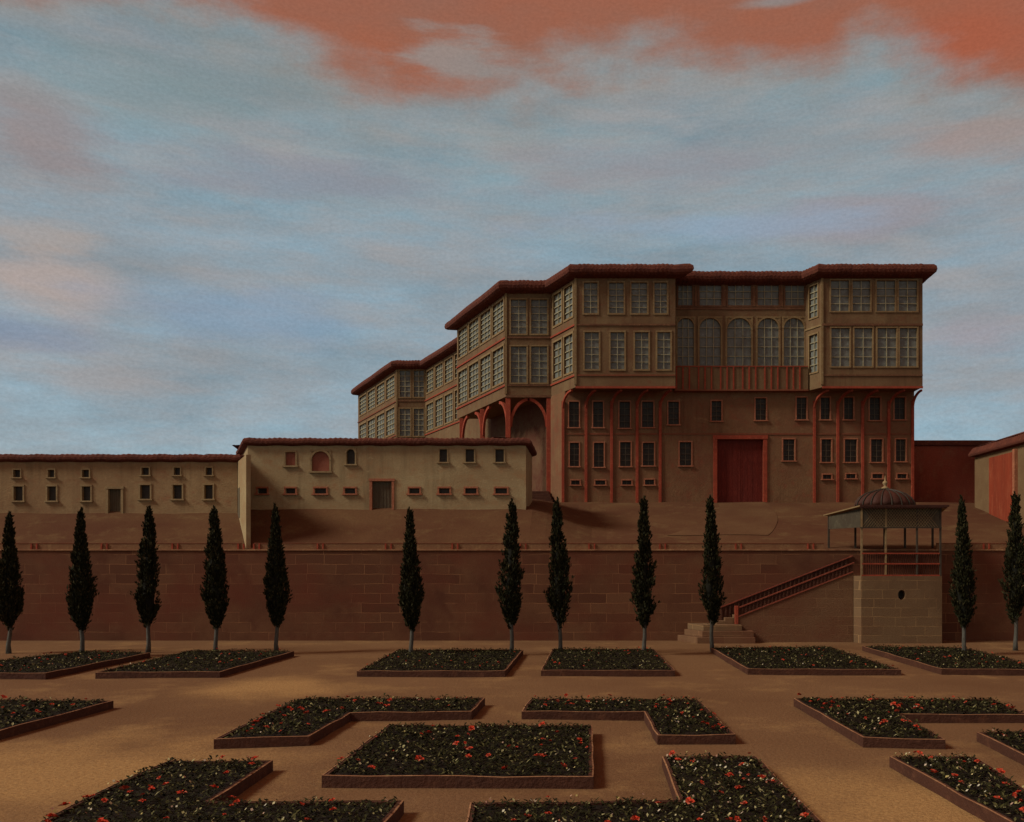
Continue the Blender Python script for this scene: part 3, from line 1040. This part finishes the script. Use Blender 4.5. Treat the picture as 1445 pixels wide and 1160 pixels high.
# its end wall runs on down the bank to the terrace edge
mb = MB()
w0, w1 = Vector((-21.52, 57.36)), Vector((-23.86, 61.96))
d = (w1 - w0)
nL = Vector((d.y, -d.x)).normalized() * .27
n = len(mb.v)
mb.prism([tuple(w0), tuple(w0 + nL), tuple(w1 + nL), tuple(w1)], 5.4, 11.55)
mb.build('buttress_wall', M['outbuilding'], ob)
mb = MB()
e_ = Vector((-nL.x, -nL.y)) * .06
p = w0 + d * .66
q = w0 + d * .88
mb.prism([tuple(p + e_), tuple(p), tuple(q), tuple(q + e_)], bank_z(-23, 60.9), 9.75)
mb.build('side_door', M['darkdoor'], ob)

lh = empty('low_house', (-36, 61.5, 8), 'long low brown house with two rows of square windows left of the outbuilding', 'house')
wk = dict(nx=1, ny=1, fw=.08, m_frame='plainframe', m_pane='darkglass', sill=True, depth=.24)
wl = dict(nx=1, ny=1, m_bars='darkbars', fw=.10, m_frame='plainframe', m_pane='darkglass', sill=True, depth=.24, bar=.04)
holes = [(a, b, 663, 673.5, wk) for a, b in ((19, 29), (68, 77), (116, 126), (-30, -20))]
holes += [(a, b, 660, 670.5, wk) for a, b in ((200, 210.5), (245.5, 254.5), (290.5, 299.5))]
holes += [(a, b, 686.5, 706.5, wl) for a, b in ((19.5, 32.5), (67, 79.5), (116, 128))]
holes += [(a, b, 684.5, 704, wl) for a, b in ((198, 212), (244, 257), (288.5, 300.5), (-30, -17))]
long_house(lh, -60, -23.66, 61.5, 8, 7.4, 11.6, 12.02, holes, [(153, 171, 690, 726)], M['lowhouse'], prof=PR)

# ------------------------------------------------------------------ right-hand house and courtyard wall
HX = 30.1
rh = empty('gatehouse', (HX, 68, 8.5), 'house at the right edge with tan walls and a tall orange-red doorway', 'house')
mb = MB()
mb.box(HX, HX + 9, 60.5, 72.4, 6.0, 13.05)
mb.build('wall', M['house_tan'], rh)
mb = MB()
ya, yb = HX * F / (1397 - CX), HX * F / (1433 - CX)
mb.box(HX - .08, HX - .003, yb, ya, bank_z(30, 66), 12.7)
dr = mb.build('doorway_panel', M['house_red'], rh)
mb = MB()
mb.box(HX - .24, HX - .003, yb - .36, yb - .01, 7.0, 12.85)
mb.build('door_post', M['redterra'], dr)
eave('roof', [(HX, 60.5), (HX + 9, 60.5), (HX + 9, 72.4), (HX, 72.4)], 14.25, [(-.4, -1.2), (.0, -1.19), (.34, -1.12), (.38, -1.0), (.36, -.9), (.12, -.5), (-.2, -.4)], M['tile'], rh)
mb = MB()
x0_, x1_, y0_, y1_, zr_ = HX - .1, HX + 9.1, 60.4, 72.5, 13.83
mb.v += [(x0_, y0_, zr_), (x1_, y0_, zr_), (x1_, y1_, zr_), (x0_, y1_, zr_), (HX + 4.5, y0_ + 4.5, zr_ + 1.5), (HX + 4.5, y1_ - 4.5, zr_ + 1.5)]
mb.f += [(3, 2, 1, 0), (0, 1, 4), (1, 2, 5, 4), (2, 3, 5), (3, 0, 4, 5)]
mb.build('roof_slope', M['tile'], rh)
cw = empty('courtyard_wall', (28, 76, 9.6), 'plain dark red courtyard wall between the palace and the right-hand house', 'wall')
mb = MB()
mb.box(26.3, 52, 76.0, 76.5, 8.5, 14.4)
mb.build('wall', M['annex'], cw)
mb = MB()
mb.box(26.3, 52, 75.8, 76.7, 14.403, 14.85)
mb.build('coping', M['tile'], cw, bevel=.1)

# ------------------------------------------------------------------ plinth, staircase, kiosk
KY = 55.1
kx0, kx1 = 16.12, 20.95
pl = empty('stone_plinth', (18.5, KY, 0), 'square tan stone block with a round hole in front of the terrace wall', 'plinth')
mb = MB()
zt = ZZ(813, KY)
cxh, czh, rh_ = (1272.5 - CX) / F * KY, ZZ(839.5, KY), .26
# front face with a round opening
K = 24
circ = [(cxh + rh_ * .85 * math.cos(2 * math.pi * k / K), czh + rh_ * 1.15 * math.sin(2 * math.pi * k / K)) for k in range(K)]
sq = []
for k in range(K):
    t = 2 * math.pi * k / K
    c, s = math.cos(t), math.sin(t)
    m_ = max(abs(c), abs(s))
    sq.append((cxh + .5 * c / m_, czh + .5 * s / m_))
for k in range(K):
    j = (k + 1) % K
    mb.quad((sq[k][0], KY, sq[k][1]), (sq[j][0], KY, sq[j][1]), (circ[j][0], KY, circ[j][1]), (circ[k][0], KY, circ[k][1]))
    mb.quad((circ[k][0], KY, circ[k][1]), (circ[j][0], KY, circ[j][1]), (circ[j][0], KY + .5, circ[j][1]), (circ[k][0], KY + .5, circ[k][1]))
X0, X1, Z0_, Z1_ = cxh - .5, cxh + .5, czh - .5, czh + .5
for (a, b, c, d_) in ((kx0, X0, -.3, zt), (X1, kx1, -.3, zt), (X0, X1, -.3, Z0_), (X0, X1, Z1_, zt)):
    mb.quad((a, KY, c), (b, KY, c), (b, KY, d_), (a, KY, d_))
xl = kx0 - .48
mb.quad((xl, WY - .003, -.3), (kx0, KY, -.3), (kx0, KY, zt), (xl, WY - .003, zt))
mb.quad((kx1, KY, -.3), (kx1, WY - .003, -.3), (kx1, WY - .003, zt), (kx1, KY, zt))
mb.quad((kx0, KY, zt), (kx1, KY, zt), (kx1, WY - .003, zt), (xl, WY - .003, zt))
mb.build('block', M['stone_pale'], pl, fix=False)
mb = MB()
mb.box(cxh - .4, cxh + .4, KY + .48, KY + .53, czh - .4, czh + .4)
mb.build('hole_back', M['darkglass'], pl)

sc = empty('staircase', (11, 55.9, 0), 'stone staircase with red sloping balustrades climbing to the kiosk', 'staircase')
SY0, SY1 = 55.95, 56.9
slabs = [(984, 1066, 0, .36, 55.0), (991, 1064, .363, .72, 55.2), (992.5, 1047, .723, 1.08, 55.42)]
for a, b, z0_, z1_, y in slabs:
    xa, xb = (a - CX) / F * y, (b - CX) / F * y
    mb = MB()
    yb_ = WY - .004
    mb.prism([(xa, y), (xb, y), (xb, yb_), (xa - .5 * (yb_ - y), yb_)], z0_ - (.2 if z0_ == 0 else 0), z1_)
    mb.build('landing', M['stone_pale' if z0_ > .7 else 'stair_stone'], sc, bevel=.02)
x_s, x_e = (1012 - CX) / F * 56, 16.0
NS = 16
z_s, z_e = 1.085, zt
for k in range(NS):
    a = x_s + (x_e - x_s) * k / NS
    b = x_s + (x_e - x_s) * (k + 1) / NS
    z = z_s + (z_e - z_s) * (k + 1) / NS
    mb = MB()
    mb.box(a, min(b - .003, 15.55), SY0 + .26, SY1 - .03, max(z - .42, 1.083), z - .004)
    mb.build('step', M['stone_pale'], sc, bevel=.012)
rail = lambda x: 2.10 + (x - 8.80) * (4.96 - 2.10) / (16.14 - 8.80)
mb = MB()
n = len(mb.v)
xa, xb = 8.82, 15.88
prof = [(xa, .5), (xa + .01, -.3), (xb, -.3), (xb, rail(xb) - .62), (xa, rail(xa) - .62)]
mb.v += [(x, SY0, z) for x, z in prof] + [(x, SY0 + .25, z) for x, z in prof]
k = len(prof)
mb.f += [tuple(range(n, n + k)), tuple(range(n + 2 * k - 1, n + k - 1, -1))] + [(n + i, n + k + i, n + k + (i + 1) % k, n + (i + 1) % k) for i in range(k)]
mb.build('side_wall', M['stair_stone'], sc)
mb = MB()
mb.obox((xa, SY0 - .05, rail(xa) - .62), (xb - xa, 0, rail(xb) - rail(xa)), (0, .35, 0), (0, 0, .06))
mb.build('stringer', M['railred'], sc)
mb = MB()
mb.obox((xa, SY0 + .09, rail(xa) - .53), (xb - xa, 0, rail(xb) - rail(xa)), (0, .06, 0), (0, 0, .44))
mb.build('near_parapet', M['kerb'], sc)
for y, off, x0_, x1_ in ((SY0 + .08, 0, 8.8, 15.95), (SY1 + .01, .36, 7.9, 16.1)):
    mb = MB()
    za, zb_ = rail(x0_) + off, rail(x1_) + off
    mb.obox((x0_, y - .07, za - .1), (x1_ - x0_, 0, zb_ - za), (0, .14, 0), (0, 0, .07))
    mb.build('handrail', M['railred'], sc)
    first = None
    nb = 30
    hgt = .43 if off == 0 else .60
    for i in range(nb):
        x = x0_ + .12 + (x1_ - x0_ - .5) * i / (nb - 1)
        if first is None:
            mb = MB()
            mb.box(-.04, .04, -.035, .035, -hgt, 0)
            first = mb.build('baluster', M['kerb'], sc)
            o = first
        else:
            o = first.copy()
            COL.objects.link(o)
        o.matrix_parent_inverse = parent_inv(sc)
        o.location = (x, y, rail(x) + off - .10)
mb = MB()
mb.box(8.7, 8.9, SY0 - .06, SY0 + .2, 1.085, 2.2)
mb.build('newel_post', M['red'], sc, bevel=.02)
mb = MB()
mb.obox((8.0, SY1 + .03, 1.25), (7.9, 0, 3.08), (0, .06, 0), (0, 0, .9))
mb.build('far_parapet', M['kerb'], sc)

ki = empty('garden_kiosk', (18.5, KY, zt), 'dark open kiosk with a ribbed red dome and awning standing on the stone plinth', 'kiosk')
bk = 57.75
bx = -1.3
zf = ZZ(716, KY)
zbk = 7.75
posts = [(1216, KY + .12, zt, zf), (1250, KY + .12, zt, zf), (1294, KY + .12, zt, zf), (1327, KY + .12, zt, zf)]
for px, y, za, zb_ in posts:
    x = (px - CX) / F * y
    mb = MB()
    mb.box(x - .05, x + .05, y - .05, y + .05, za, zb_)
    mb.build('post', M['frame' if px in (1216, 1250) else 'iron'], ki)
for px in (1169.5, 1207, 1248, 1277, 1316):
    x = (px - CX) / F * bk
    mb = MB()
    mb.box(x - .055, x + .055, bk - .055, bk + .055, 5.5, zbk if px in (1169.5, 1316) else 7.05)
    mb.build('post', M['iron'], ki)
fx0, fx1 = (1214 - CX) / F * KY, (1329 - CX) / F * KY
b0, b1 = (1168 - CX) / F * bk, (1318 - CX) / F * bk
# awning panels hung between the posts
mb = MB()
zv = ZZ(744, KY)
mb.box(fx0 + .07, fx1 - .07, KY + .10, KY + .14, zv, zf - .02)
mb.build('awning', M['canvas'], ki)
mb = MB()
for t in (0,):
    a0, a1 = Vector((fx0 + .05, KY + .2, 0)), Vector((b0 + .05, bk - .06, 0))
    n = len(mb.v)
    th = Vector((.04, .02, 0))
    L8 = [(a0, 6.95), (a1, 6.92), (a1, zbk - .03), (a0, zf - .05)]
    mb.v += [tuple(p + Vector((0, 0, z))) for p, z in L8] + [tuple(p + th + Vector((0, 0, z))) for p, z in L8]
    mb.f += [(n, n + 1, n + 2, n + 3), (n + 7, n + 6, n + 5, n + 4), (n, n + 4, n + 5, n + 1), (n + 1, n + 5, n + 6, n + 2), (n + 2, n + 6, n + 7, n + 3), (n + 3, n + 7, n + 4, n)]
mb.build('awning', M['canvas'], ki)
mb = MB()
x = fx0 + .1
hh_ = zf - .03 - zv
while x < fx1 - .1:
    for sg in (1, -1):
        xe = x + sg * hh_ * .8
        if fx0 + .05 < xe < fx1 - .05:
            dv = Vector((xe - x, 0, hh_)).normalized()
            mb.obox((x, KY + .075 - .008 * sg, zv + .01), (xe - x, 0, hh_ - .02), (0, .012, 0), Vector((-dv.z, 0, dv.x)) * .022)
    x += .17
mb.build('lattice', M['frame'], ki)
mb = MB()
mb.box(fx0 - .02, fx1 + .02, KY + .02, KY + .09, zv - .06, zv)
mb.build('crossbar', M['iron'], ki)
# canopy sloping back, with a scalloped front edge
mb = MB()
ov = .22
c0, c1 = Vector((fx0 - ov * .4, KY - ov, zf + .05)), Vector((fx1 + .35, KY - ov, zf + .05))
c2, c3 = Vector((b1 + .35, bk + ov, zbk + .05)), Vector((b0 - ov, bk + ov, zbk + .02))
tk = Vector((0, 0, .07))
n = len(mb.v)
mb.v += [tuple(p) for p in (c0, c1, c2, c3)] + [tuple(p + tk) for p in (c0, c1, c2, c3)]
mb.f += [(n + 3, n + 2, n + 1, n), (n + 4, n + 5, n + 6, n + 7), (n, n + 1, n + 5, n + 4), (n + 1, n + 2, n + 6, n + 5), (n + 2, n + 3, n + 7, n + 6), (n + 3, n, n + 4, n + 7)]
cn = mb.build('canopy', M['frame'], ki)
mb = MB()
k = 0
x = c0.x + .1
while x < c1.x - .05:
    rr = .085
    pts = [(x + rr * math.cos(math.pi + t * math.pi / 8), zf + .02 + 1.1 * rr * math.sin(math.pi + t * math.pi / 8)) for t in range(9)]
    n = len(mb.v)
    mb.v += [(a, KY - ov - .03, b) for a, b in pts] + [(a, KY - ov - .005, b) for a, b in pts]
    mb.f += [tuple(range(n, n + 9)), tuple(range(n + 17, n + 8, -1))] + [(n + i, n + 9 + i, n + 10 + i, n + 1 + i) for i in range(8)]
    x += .185
mb.box(c0.x, c1.x, KY - ov - .045, KY - ov - .004, zf + .025, zf + .14)
mb.build('scalloped_trim', M['dome'], cn)
# ribbed dome
mb = MB()
dcx, dcy = (1249 - CX) / F * 56.3, 56.3
prof = [(1.74, 0), (1.70, .30), (1.52, .62), (1.20, .92), (.80, 1.12), (.42, 1.24), (.2, 1.30)]
NR = 108
rings = []
for r, z in prof:
    rg = []
    for i in range(NR):
        t = 2 * math.pi * i / NR
        q = r * (1 + .07 * abs(math.cos(9 * t)))
        rg.append((dcx + q * math.cos(t), dcy + .72 * q * math.sin(t), ZZ(714, 56.3) - .02 + z * .80))
    rings.append(rg)
mb.ring(rings)
dm = mb.build('dome', M['dome'], ki, smooth=True)
for k in range(18):
    t = 2 * math.pi * (k + .5) / 18
    mb = MB()
    mb.tube([(dcx + r * 1.04 * math.cos(t), dcy + .72 * r * 1.04 * math.sin(t), ZZ(714, 56.3) - .02 + z * .80 + .02) for r, z in prof], .035, 6)
    mb.build('rib', M['darkglass'], dm)
mb = MB()
zd = ZZ(714, 56.3) + 1.0
fp = [(.10, -.05), (.22, .06), (.22, .12), (.10, .18), (.07, .26), (.16, .36), (.15, .46), (.05, .54), (.03, .72), (.01, .86)]
mb.ring([[(dcx + r * math.cos(2 * math.pi * i / 12), dcy + r * math.sin(2 * math.pi * i / 12), zd + z) for i in range(12)] for r, z in fp])
mb.build('finial', M['plainframe'], dm, smooth=True)
# railing on the plinth
zr = ZZ(780, KY)
for z in (zt + .003, zt + (zr - zt) * .5, zr - .08):
    mb = MB()
    mb.box(fx0 + .10, fx1 - .10, KY + .06, KY + .16, z, z + .08)
    mb.build('rail', M['red'], ki)
first = None
for i in range(34):
    x = fx0 + .2 + (fx1 - fx0 - .4) * i / 33
    if first is None:
        mb = MB()
        mb.box(-.025, .025, -.025, .025, 0, zr - zt - .1)
        first = mb.build('baluster', M['kerb'], ki)
        o = first
    else:
        o = first.copy()
        COL.objects.link(o)
    o.matrix_parent_inverse = parent_inv(ki)
    o.location = (x, KY + .2, zt + .01)

# ------------------------------------------------------------------ flower beds
KH = .26


def inside(p, poly):
    c = False
    j = len(poly) - 1
    for i in range(len(poly)):
        a, b = poly[i], poly[j]
        if (a[1] > p[1]) != (b[1] > p[1]) and p[0] < (b[0] - a[0]) * (p[1] - a[1]) / (b[1] - a[1]) + a[0]:
            c = not c
        j = i
    return c


def area(poly):
    return .5 * sum(poly[i - 1][0] * poly[i][1] - poly[i][0] * poly[i - 1][1] for i in range(len(poly)))


petal_meshes = []


def petal_mesh(r, seed):
    rnd = random.Random(seed)
    mb = MB()
    for k in range(rnd.choice((5, 6, 7))):
        t = k * 2 * math.pi / 6 + rnd.uniform(-.3, .3)
        d = Vector((math.cos(t), math.sin(t), 0))
        s = Vector((-d.y, d.x, 0))
        up = Vector((0, 0, 1))
        rr = r * rnd.uniform(.75, 1.2)
        a = up * r * .3
        mb.quad(a, a + d * rr * .6 - s * rr * .42 + up * rr * .35, a + d * rr + up * rr * rnd.uniform(.0, .5), a + d * rr * .6 + s * rr * .42 + up * rr * .35)
    for k in range(3):
        t = k * 2.1 + rnd.random()
        d = Vector((math.cos(t), math.sin(t), 0))
        s = Vector((-d.y, d.x, 0))
        mb.quad((0, 0, r * .25), Vector((0, 0, r * .8)) + s * r * .35, Vector((0, 0, r * .95)) + d * r * .4, Vector((0, 0, r * .7)) - s * r * .3 + d * r * .3)
    o = mb.build('flower', M['flower'], fix=False)
    me = o.data
    bpy.data.objects.remove(o)
    return me


PETALS = [petal_mesh(.115, i) for i in range(6)]


def flower_bed(px_pts, label, nflow, dens, leaf, nblos, world=False):
    pts = [p if world else G(p[0], p[1], KH) for p in px_pts]
    if area(pts) < 0: pts.reverse()
    cx_ = sum(p[0] for p in pts) / len(pts)
    cy_ = sum(p[1] for p in pts) / len(pts)
    root = empty('flower_bed', (cx_, cy_, 0), label, 'flower bed', 'raised flower beds of the parterre')
    out = subdiv(pts, .9)
    wob = [(x + .015 * math.sin(x * 5 + y * 3), y + .015 * math.sin(x * 4 - y * 5)) for x, y in out]
    inn = offset_poly(wob, -.11)
    mb = MB()
    n, k = 0, len(wob)
    zt_ = [KH + .012 * math.sin(x * 2.3 + y * 1.7) + random.uniform(-.006, .006) for x, y in wob]
    mb.v += [(x, y, -.05) for x, y in wob] + [(x, y, z) for (x, y), z in zip(wob, zt_)] + [(x, y, z) for (x, y), z in zip(inn, zt_)] + [(x, y, -.05) for x, y in inn]
    for i in range(k):
        j = (i + 1) % k
        for a in range(3):
            mb.f.append((a * k + i, a * k + j, (a + 1) * k + j, (a + 1) * k + i))
    mb.build('edging', M['kerb'], root)
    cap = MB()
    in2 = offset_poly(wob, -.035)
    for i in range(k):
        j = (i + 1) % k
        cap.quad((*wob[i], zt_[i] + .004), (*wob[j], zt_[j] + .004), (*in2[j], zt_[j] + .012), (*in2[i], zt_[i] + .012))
    cap.build('lit_rim', M['coping'], root)  # painted highlight: pale strip for light caught on the kerb's top edge
    mb = MB()
    mb.v += [(x, y, KH - .05) for x, y in offset_poly(pts, -.09)]
    mb.f.append(tuple(range(len(mb.v))))
    mb.build('soil', M['soil'], root)
    # leaves: many narrow blades through the height of the planting
    pin = offset_poly(pts, -.10)
    x0, x1 = min(p[0] for p in pin), max(p[0] for p in pin)
    y0, y1 = min(p[1] for p in pin), max(p[1] for p in pin)
    N = int(abs(area(pin)) * dens)

    def rp():
        while True:
            p = (random.uniform(x0, x1), random.uniform(y0, y1))
            if inside(p, pin): return p
    mb = MB()
    V, Fc = mb.v, mb.f
    ru, rg = random.uniform, random.gauss
    # height of the planting varies in clumps
    for i in range(N):
        x, y = rp()
        hgt = .12 + .05 * math.sin(x * 2.1 + math.sin(y * 1.7) * 2) * math.sin(y * 2.6 + x) + .03 * math.sin(x * 7 + y * 5)
        z = KH - .06 + ru(.1, 1) ** .7 * hgt
        t = ru(0, 6.283)
        d = Vector((math.cos(t), math.sin(t), 0))
        l = leaf * ru(.6, 1.35)
        w = l * ru(.16, .30)
        up = ru(.0, .75)
        tip = Vector((x + d.x * l, y + d.y * l, z + l * up))
        mid = Vector((x + d.x * l * .5, y + d.y * l * .5, z + l * up * .62))
        s_ = Vector((-d.y, d.x, ru(-.4, .4))) * w
        n = len(V)
        V += [(x, y, z), tuple(mid + s_), tuple(tip), tuple(mid - s_)]
        Fc.append((n, n + 1, n + 2, n + 3))
    tag(mb.build('foliage', M['leaf'], root, fix=False), kind='stuff')
    for i in range(nflow):
        x, y = rp()
        o = bpy.data.objects.new('flower', random.choice(PETALS))
        COL.objects.link(o)
        o.parent = root
        o.matrix_parent_inverse = parent_inv(root)
        sc_ = ru(.4, 1.0) * (.72 if cy_ > 38 else .85 if cy_ > 28 else 1)
        o.location = (x, y, KH + ru(.06, .15))
        o.rotation_euler = (ru(-.1, .7), ru(-.3, .3), ru(0, 6.28))
        o.scale = (sc_, sc_, sc_)
    if nblos:
        mb = MB()
        for i in range(nblos):
            x, y = rp()
            for k in range(random.choice((1, 1, 2, 3))):
                c = Vector((x + ru(-.07, .07), y + ru(-.07, .07), KH + ru(.07, .16)))
                r = ru(.012, .024)
                t = ru(0, 6.28)
                a = Vector((math.cos(t), math.sin(t), .3)) * r
                b = Vector((-math.sin(t), math.cos(t) * .6, .8)) * r
                mb.quad(c - a - b, c + a - b, c + a + b, c - a + b)
        tag(mb.build('small_blossoms', M['blossom'], root, fix=False), kind='stuff')
    return root


BEDS = [
    # back row, from the left
    ([(-120, 950), (64, 950), (212, 921), (120, 919), (-30, 935)], 'narrow slanting bed in the back row at the left edge of the garden', 24, 170, .10, 24),
    ([(135, 949), (310, 948), (415, 919), (268, 918)], 'slanting back-row flower bed with two cypresses, left of the wide path', 22, 170, .10, 22),
    ([(504, 947), (713, 947), (738, 917), (560, 917)], 'back-row flower bed left of the narrow middle path, two cypresses in it', 24, 170, .10, 22),
    ([(763, 946), (953, 946), (923, 916), (779, 916)], 'back-row flower bed right of the narrow middle path, below two cypresses', 22, 170, .10, 22),
    ([(1003, 914), (1055, 944), (1272, 945), (1172, 913)], 'back-row flower bed below the staircase landing and stair wall', 26, 170, .10, 34),
    ([(1217, 912), (1328, 944), (1480, 945), (1420, 928), (1362, 914)], 'back-row flower bed below the stone plinth at the right edge', 28, 170, .10, 24),
    # middle row
    ([(160, 989), (-20, 987.5), (-260, 1010), (-200, 1083)], 'pointed flower bed in the middle row at the left edge', 34, 210, .11, 40),
    ([(302, 1043), (437, 1039), (495, 1006), (666, 1004), (684, 985), (420, 986)], 'L-shaped bed behind the central square bed, bent to the left', 40, 210, .11, 44),
    ([(736, 1004), (909, 1005), (927, 1038), (1038, 1037), (985, 987), (748, 986)], 'L-shaped bed behind the central square bed, bent to the right', 44, 210, .11, 44),
    ([(1120, 986), (1218, 1041), (1334, 1044), (1271, 1008), (1452, 1009), (1400, 987)], 'L-shaped bed right of the wide right-hand path, opening to the right', 40, 210, .11, 44),
    ([(1378, 1033), (1520, 1103), (1620, 1090), (1530, 1032)], 'flower bed mostly cut off by the right edge, middle row', 14, 210, .11, 30),
    # front row
    ([(454, 1095), (838, 1097), (836, 1024), (547, 1023)], 'central four-sided flower bed full of large red blooms', 34, 300, .10, 60),
    ([(-100, 1240), (57, 1158), (180, 1097), (238, 1074), (385, 1073), (298, 1131), (571, 1130), (470, 1245)], 'large L-shaped front bed with red flowers at lower left', 56, 300, .095, 90),
    ([(632, 1245), (664, 1133), (957, 1129), (934, 1067), (1067, 1067), (1245, 1245)], 'large L-shaped front bed with pale flecks at lower middle', 54, 300, .095, 260),
    ([(1254, 1067), (1375, 1068), (1425, 1098), (1560, 1200), (1560, 1233)], 'front flower bed with big red blooms at the lower right corner', 30, 300, .095, 90),
]
for b in BEDS:
    flower_bed(*b)


# ------------------------------------------------------------------ cypresses
def cypress(px, pbase, ptop, shag, seed, label, lean=0.0, wid=19):
    rnd = random.Random(seed)
    Y = 5 * F / (pbase - HY)
    x = (px - CX) / F * Y
    H = (pbase - ptop) / F * Y
    R = wid * .89 / F * Y
    belly, tipp = rnd.uniform(.17, .30), rnd.uniform(-.12, .16)
    root = empty('cypress', (x, Y, 0), label, 'cypress', 'cypresses in a row before the terrace wall')
    zc0 = H * .17
    mb = MB()
    th = rnd.uniform(0, 6)
    path = [(x + .05 * math.sin(th + k) * (k > 0) + lean * k / 7, Y + .04 * math.cos(th * 2 + k), H * .42 * k / 7 - (.05 if k == 0 else 0)) for k in range(8)]
    mb.tube(path, [.15, .11, .10, .095, .09, .08, .07, .05], 9)
    mb.build('trunk', M['bark'], root, smooth=True)

    def prof(t):     # spindle, fullest a third of the way up
        a = min(1, (t / .30)) if t < .30 else 1
        low = math.sin(a * math.pi / 2) ** .8 if t < .30 else 1
        up = max(0, 1 - (max(t - belly, 0) / (1 - belly)))
        up = .02 + .98 * up ** ((1.12 if shag < .5 else .80) + tipp)
        return low * up
    mb = MB()
    V, Fc = mb.v, mb.f
    # dense inner mass
    NR_, NT = 26, 14
    rings = []
    ph = [rnd.uniform(0, 6.28) for _ in range(6)]
    for i in range(NR_):
        t = i / (NR_ - 1)
        z = zc0 + (H - zc0) * t * .93
        r = R * prof(t) * (.68 - .24 * shag)
        rg = []
        for k in range(NT):
            a = 2 * math.pi * k / NT
            q = r * (1 + .22 * math.sin(3 * a + ph[0] + 9 * t) * math.sin(14 * t + ph[1]) + .14 * math.sin(5 * a + ph[2] - 23 * t))
            rg.append((x + lean * t + q * math.cos(a), Y + q * math.sin(a), z + .08 * math.sin(4 * a + ph[3])))
        rings.append(rg)
    core = MB()
    core.ring(rings)
    # sprays: upswept clumps of short blades
    nt_ = int(520 + 120 * rnd.random())
    nc = 70
    tufts = [((i + rnd.random()) / nc, rnd.uniform(0, 6.283), rnd.uniform(.78, 1.18)) for i in range(nc)]
    for s in range(nt_):
        if rnd.random() < shag * .85:       # sprays gathered into upswept tufts, with gaps between them
            t, a, far = rnd.choice(tufts)
            u = rnd.random()
            r = R * prof(t) * (.35 + .68 * u) * far
            a += rnd.gauss(0, .22) * (1.2 - u * .6)
            t = min(.985, t + (u - .5) * .07 + rnd.gauss(0, .007))
        else:
            t = rnd.random() ** 1.15
            a = rnd.uniform(0, 6.283)
            r = R * prof(t) * (.55 + .42 * rnd.random() ** .6) * (1 - .25 * shag)
        z = zc0 + (H - zc0) * t * .915
        c = Vector((x + lean * t + r * math.cos(a), Y + r * math.sin(a), z))
        out = Vector((math.cos(a), math.sin(a), 0))
        ln = (.50 if shag > .5 else .42) * rnd.uniform(.6, 1.3) * (.6 + .4 * (1 - t))
        axis = (Vector((0, 0, 1)) + out * rnd.uniform(.12, .5 + .35 * shag) * (1 - .6 * t)).normalized()
        nb = 15
        for k in range(nb):
            u = rnd.random()
            p = c + axis * (u * ln) + Vector((rnd.gauss(0, 1), rnd.gauss(0, 1), rnd.gauss(0, .8))) * .055 * (1.2 - u)
            d = (axis + Vector((rnd.gauss(0, .35), rnd.gauss(0, .35), rnd.gauss(.1, .2)))).normalized()
            l = rnd.uniform(.10, .24)
            sd = d.cross(Vector((rnd.gauss(0, 1), rnd.gauss(0, 1), .2))).normalized() * l * .20
            n = len(V)
            tip = p + d * l
            m_ = p + d * l * .5
            V += [tuple(p), tuple(m_ + sd), tuple(tip), tuple(m_ - sd)]
            Fc.append((n, n + 1, n + 2, n + 3))
    # leader shoots
    for k in range(22):
        p = Vector((x + lean + .05 * math.sin(k * .35 + seed) + rnd.gauss(0, .06) * (1 - k / 24), Y + rnd.gauss(0, .04) * (1 - k / 24), H - 1.55 + .064 * k))
        for q in range(7):
            d = Vector((rnd.gauss(0, .25), rnd.gauss(0, .25), 1)).normalized()
            sd = d.cross(Vector((rnd.gauss(0, 1), rnd.gauss(0, 1), 0))).normalized() * .035
            n = len(V)
            V += [tuple(p), tuple(p + d * .09 + sd), tuple(p + d * .2), tuple(p + d * .09 - sd)]
            Fc.append((n, n + 1, n + 2, n + 3))
    cr = mb.build('crown', M['cypress'], root, fix=False)
    core.build('inner_branches', M['core'], cr, smooth=True)
    return root


TREES = [
    (13, 922, 720, .2, 'cypress at the left edge of the picture, first of the row', 0, 20),
    (115, 928, 714, .2, 'smooth dense cypress left of the low house door', -.05, 19),
    (209, 921, 712, .8, 'shaggy open cypress right of the low house door', .05, 18),
    (306, 925, 712, .5, 'dense cypress below the right end of the low house', -.15, 18),
    (391, 922, 708, .1, 'thin-tipped cypress below the red shuttered outbuilding windows', -.1, 18.5),
    (581, 928, 714, .1, 'smooth spindle cypress right of the outbuilding door', -.1, 16.5),
    (721, 925, 702, .95, 'ragged cypress in front of the right end of the outbuilding', .05, 18.5),
    (791, 924, 700, .95, 'ragged cypress below the lit left corner of the palace', -.2, 18.5),
    (909, 925, 698, .95, 'ragged cypress below the rightmost red post of the left bay', -.03, 18.5),
    (1006, 920, 697, .6, 'cypress standing before the staircase landing', -.15, 16.5),
    (1361, 925, 697, .4, 'cypress just right of the stone plinth and kiosk', -.15, 17.5),
    (1433, 918, 692, .8, 'cypress in front of the red doorway at the right edge', 0, 16),
]
for i, (px, pb, pt_, sh, lab, lean, wid) in enumerate(TREES):
    cypress(px, pb, pt_, sh, 100 + i, lab, lean, wid)

S.cycles.use_denoising = True
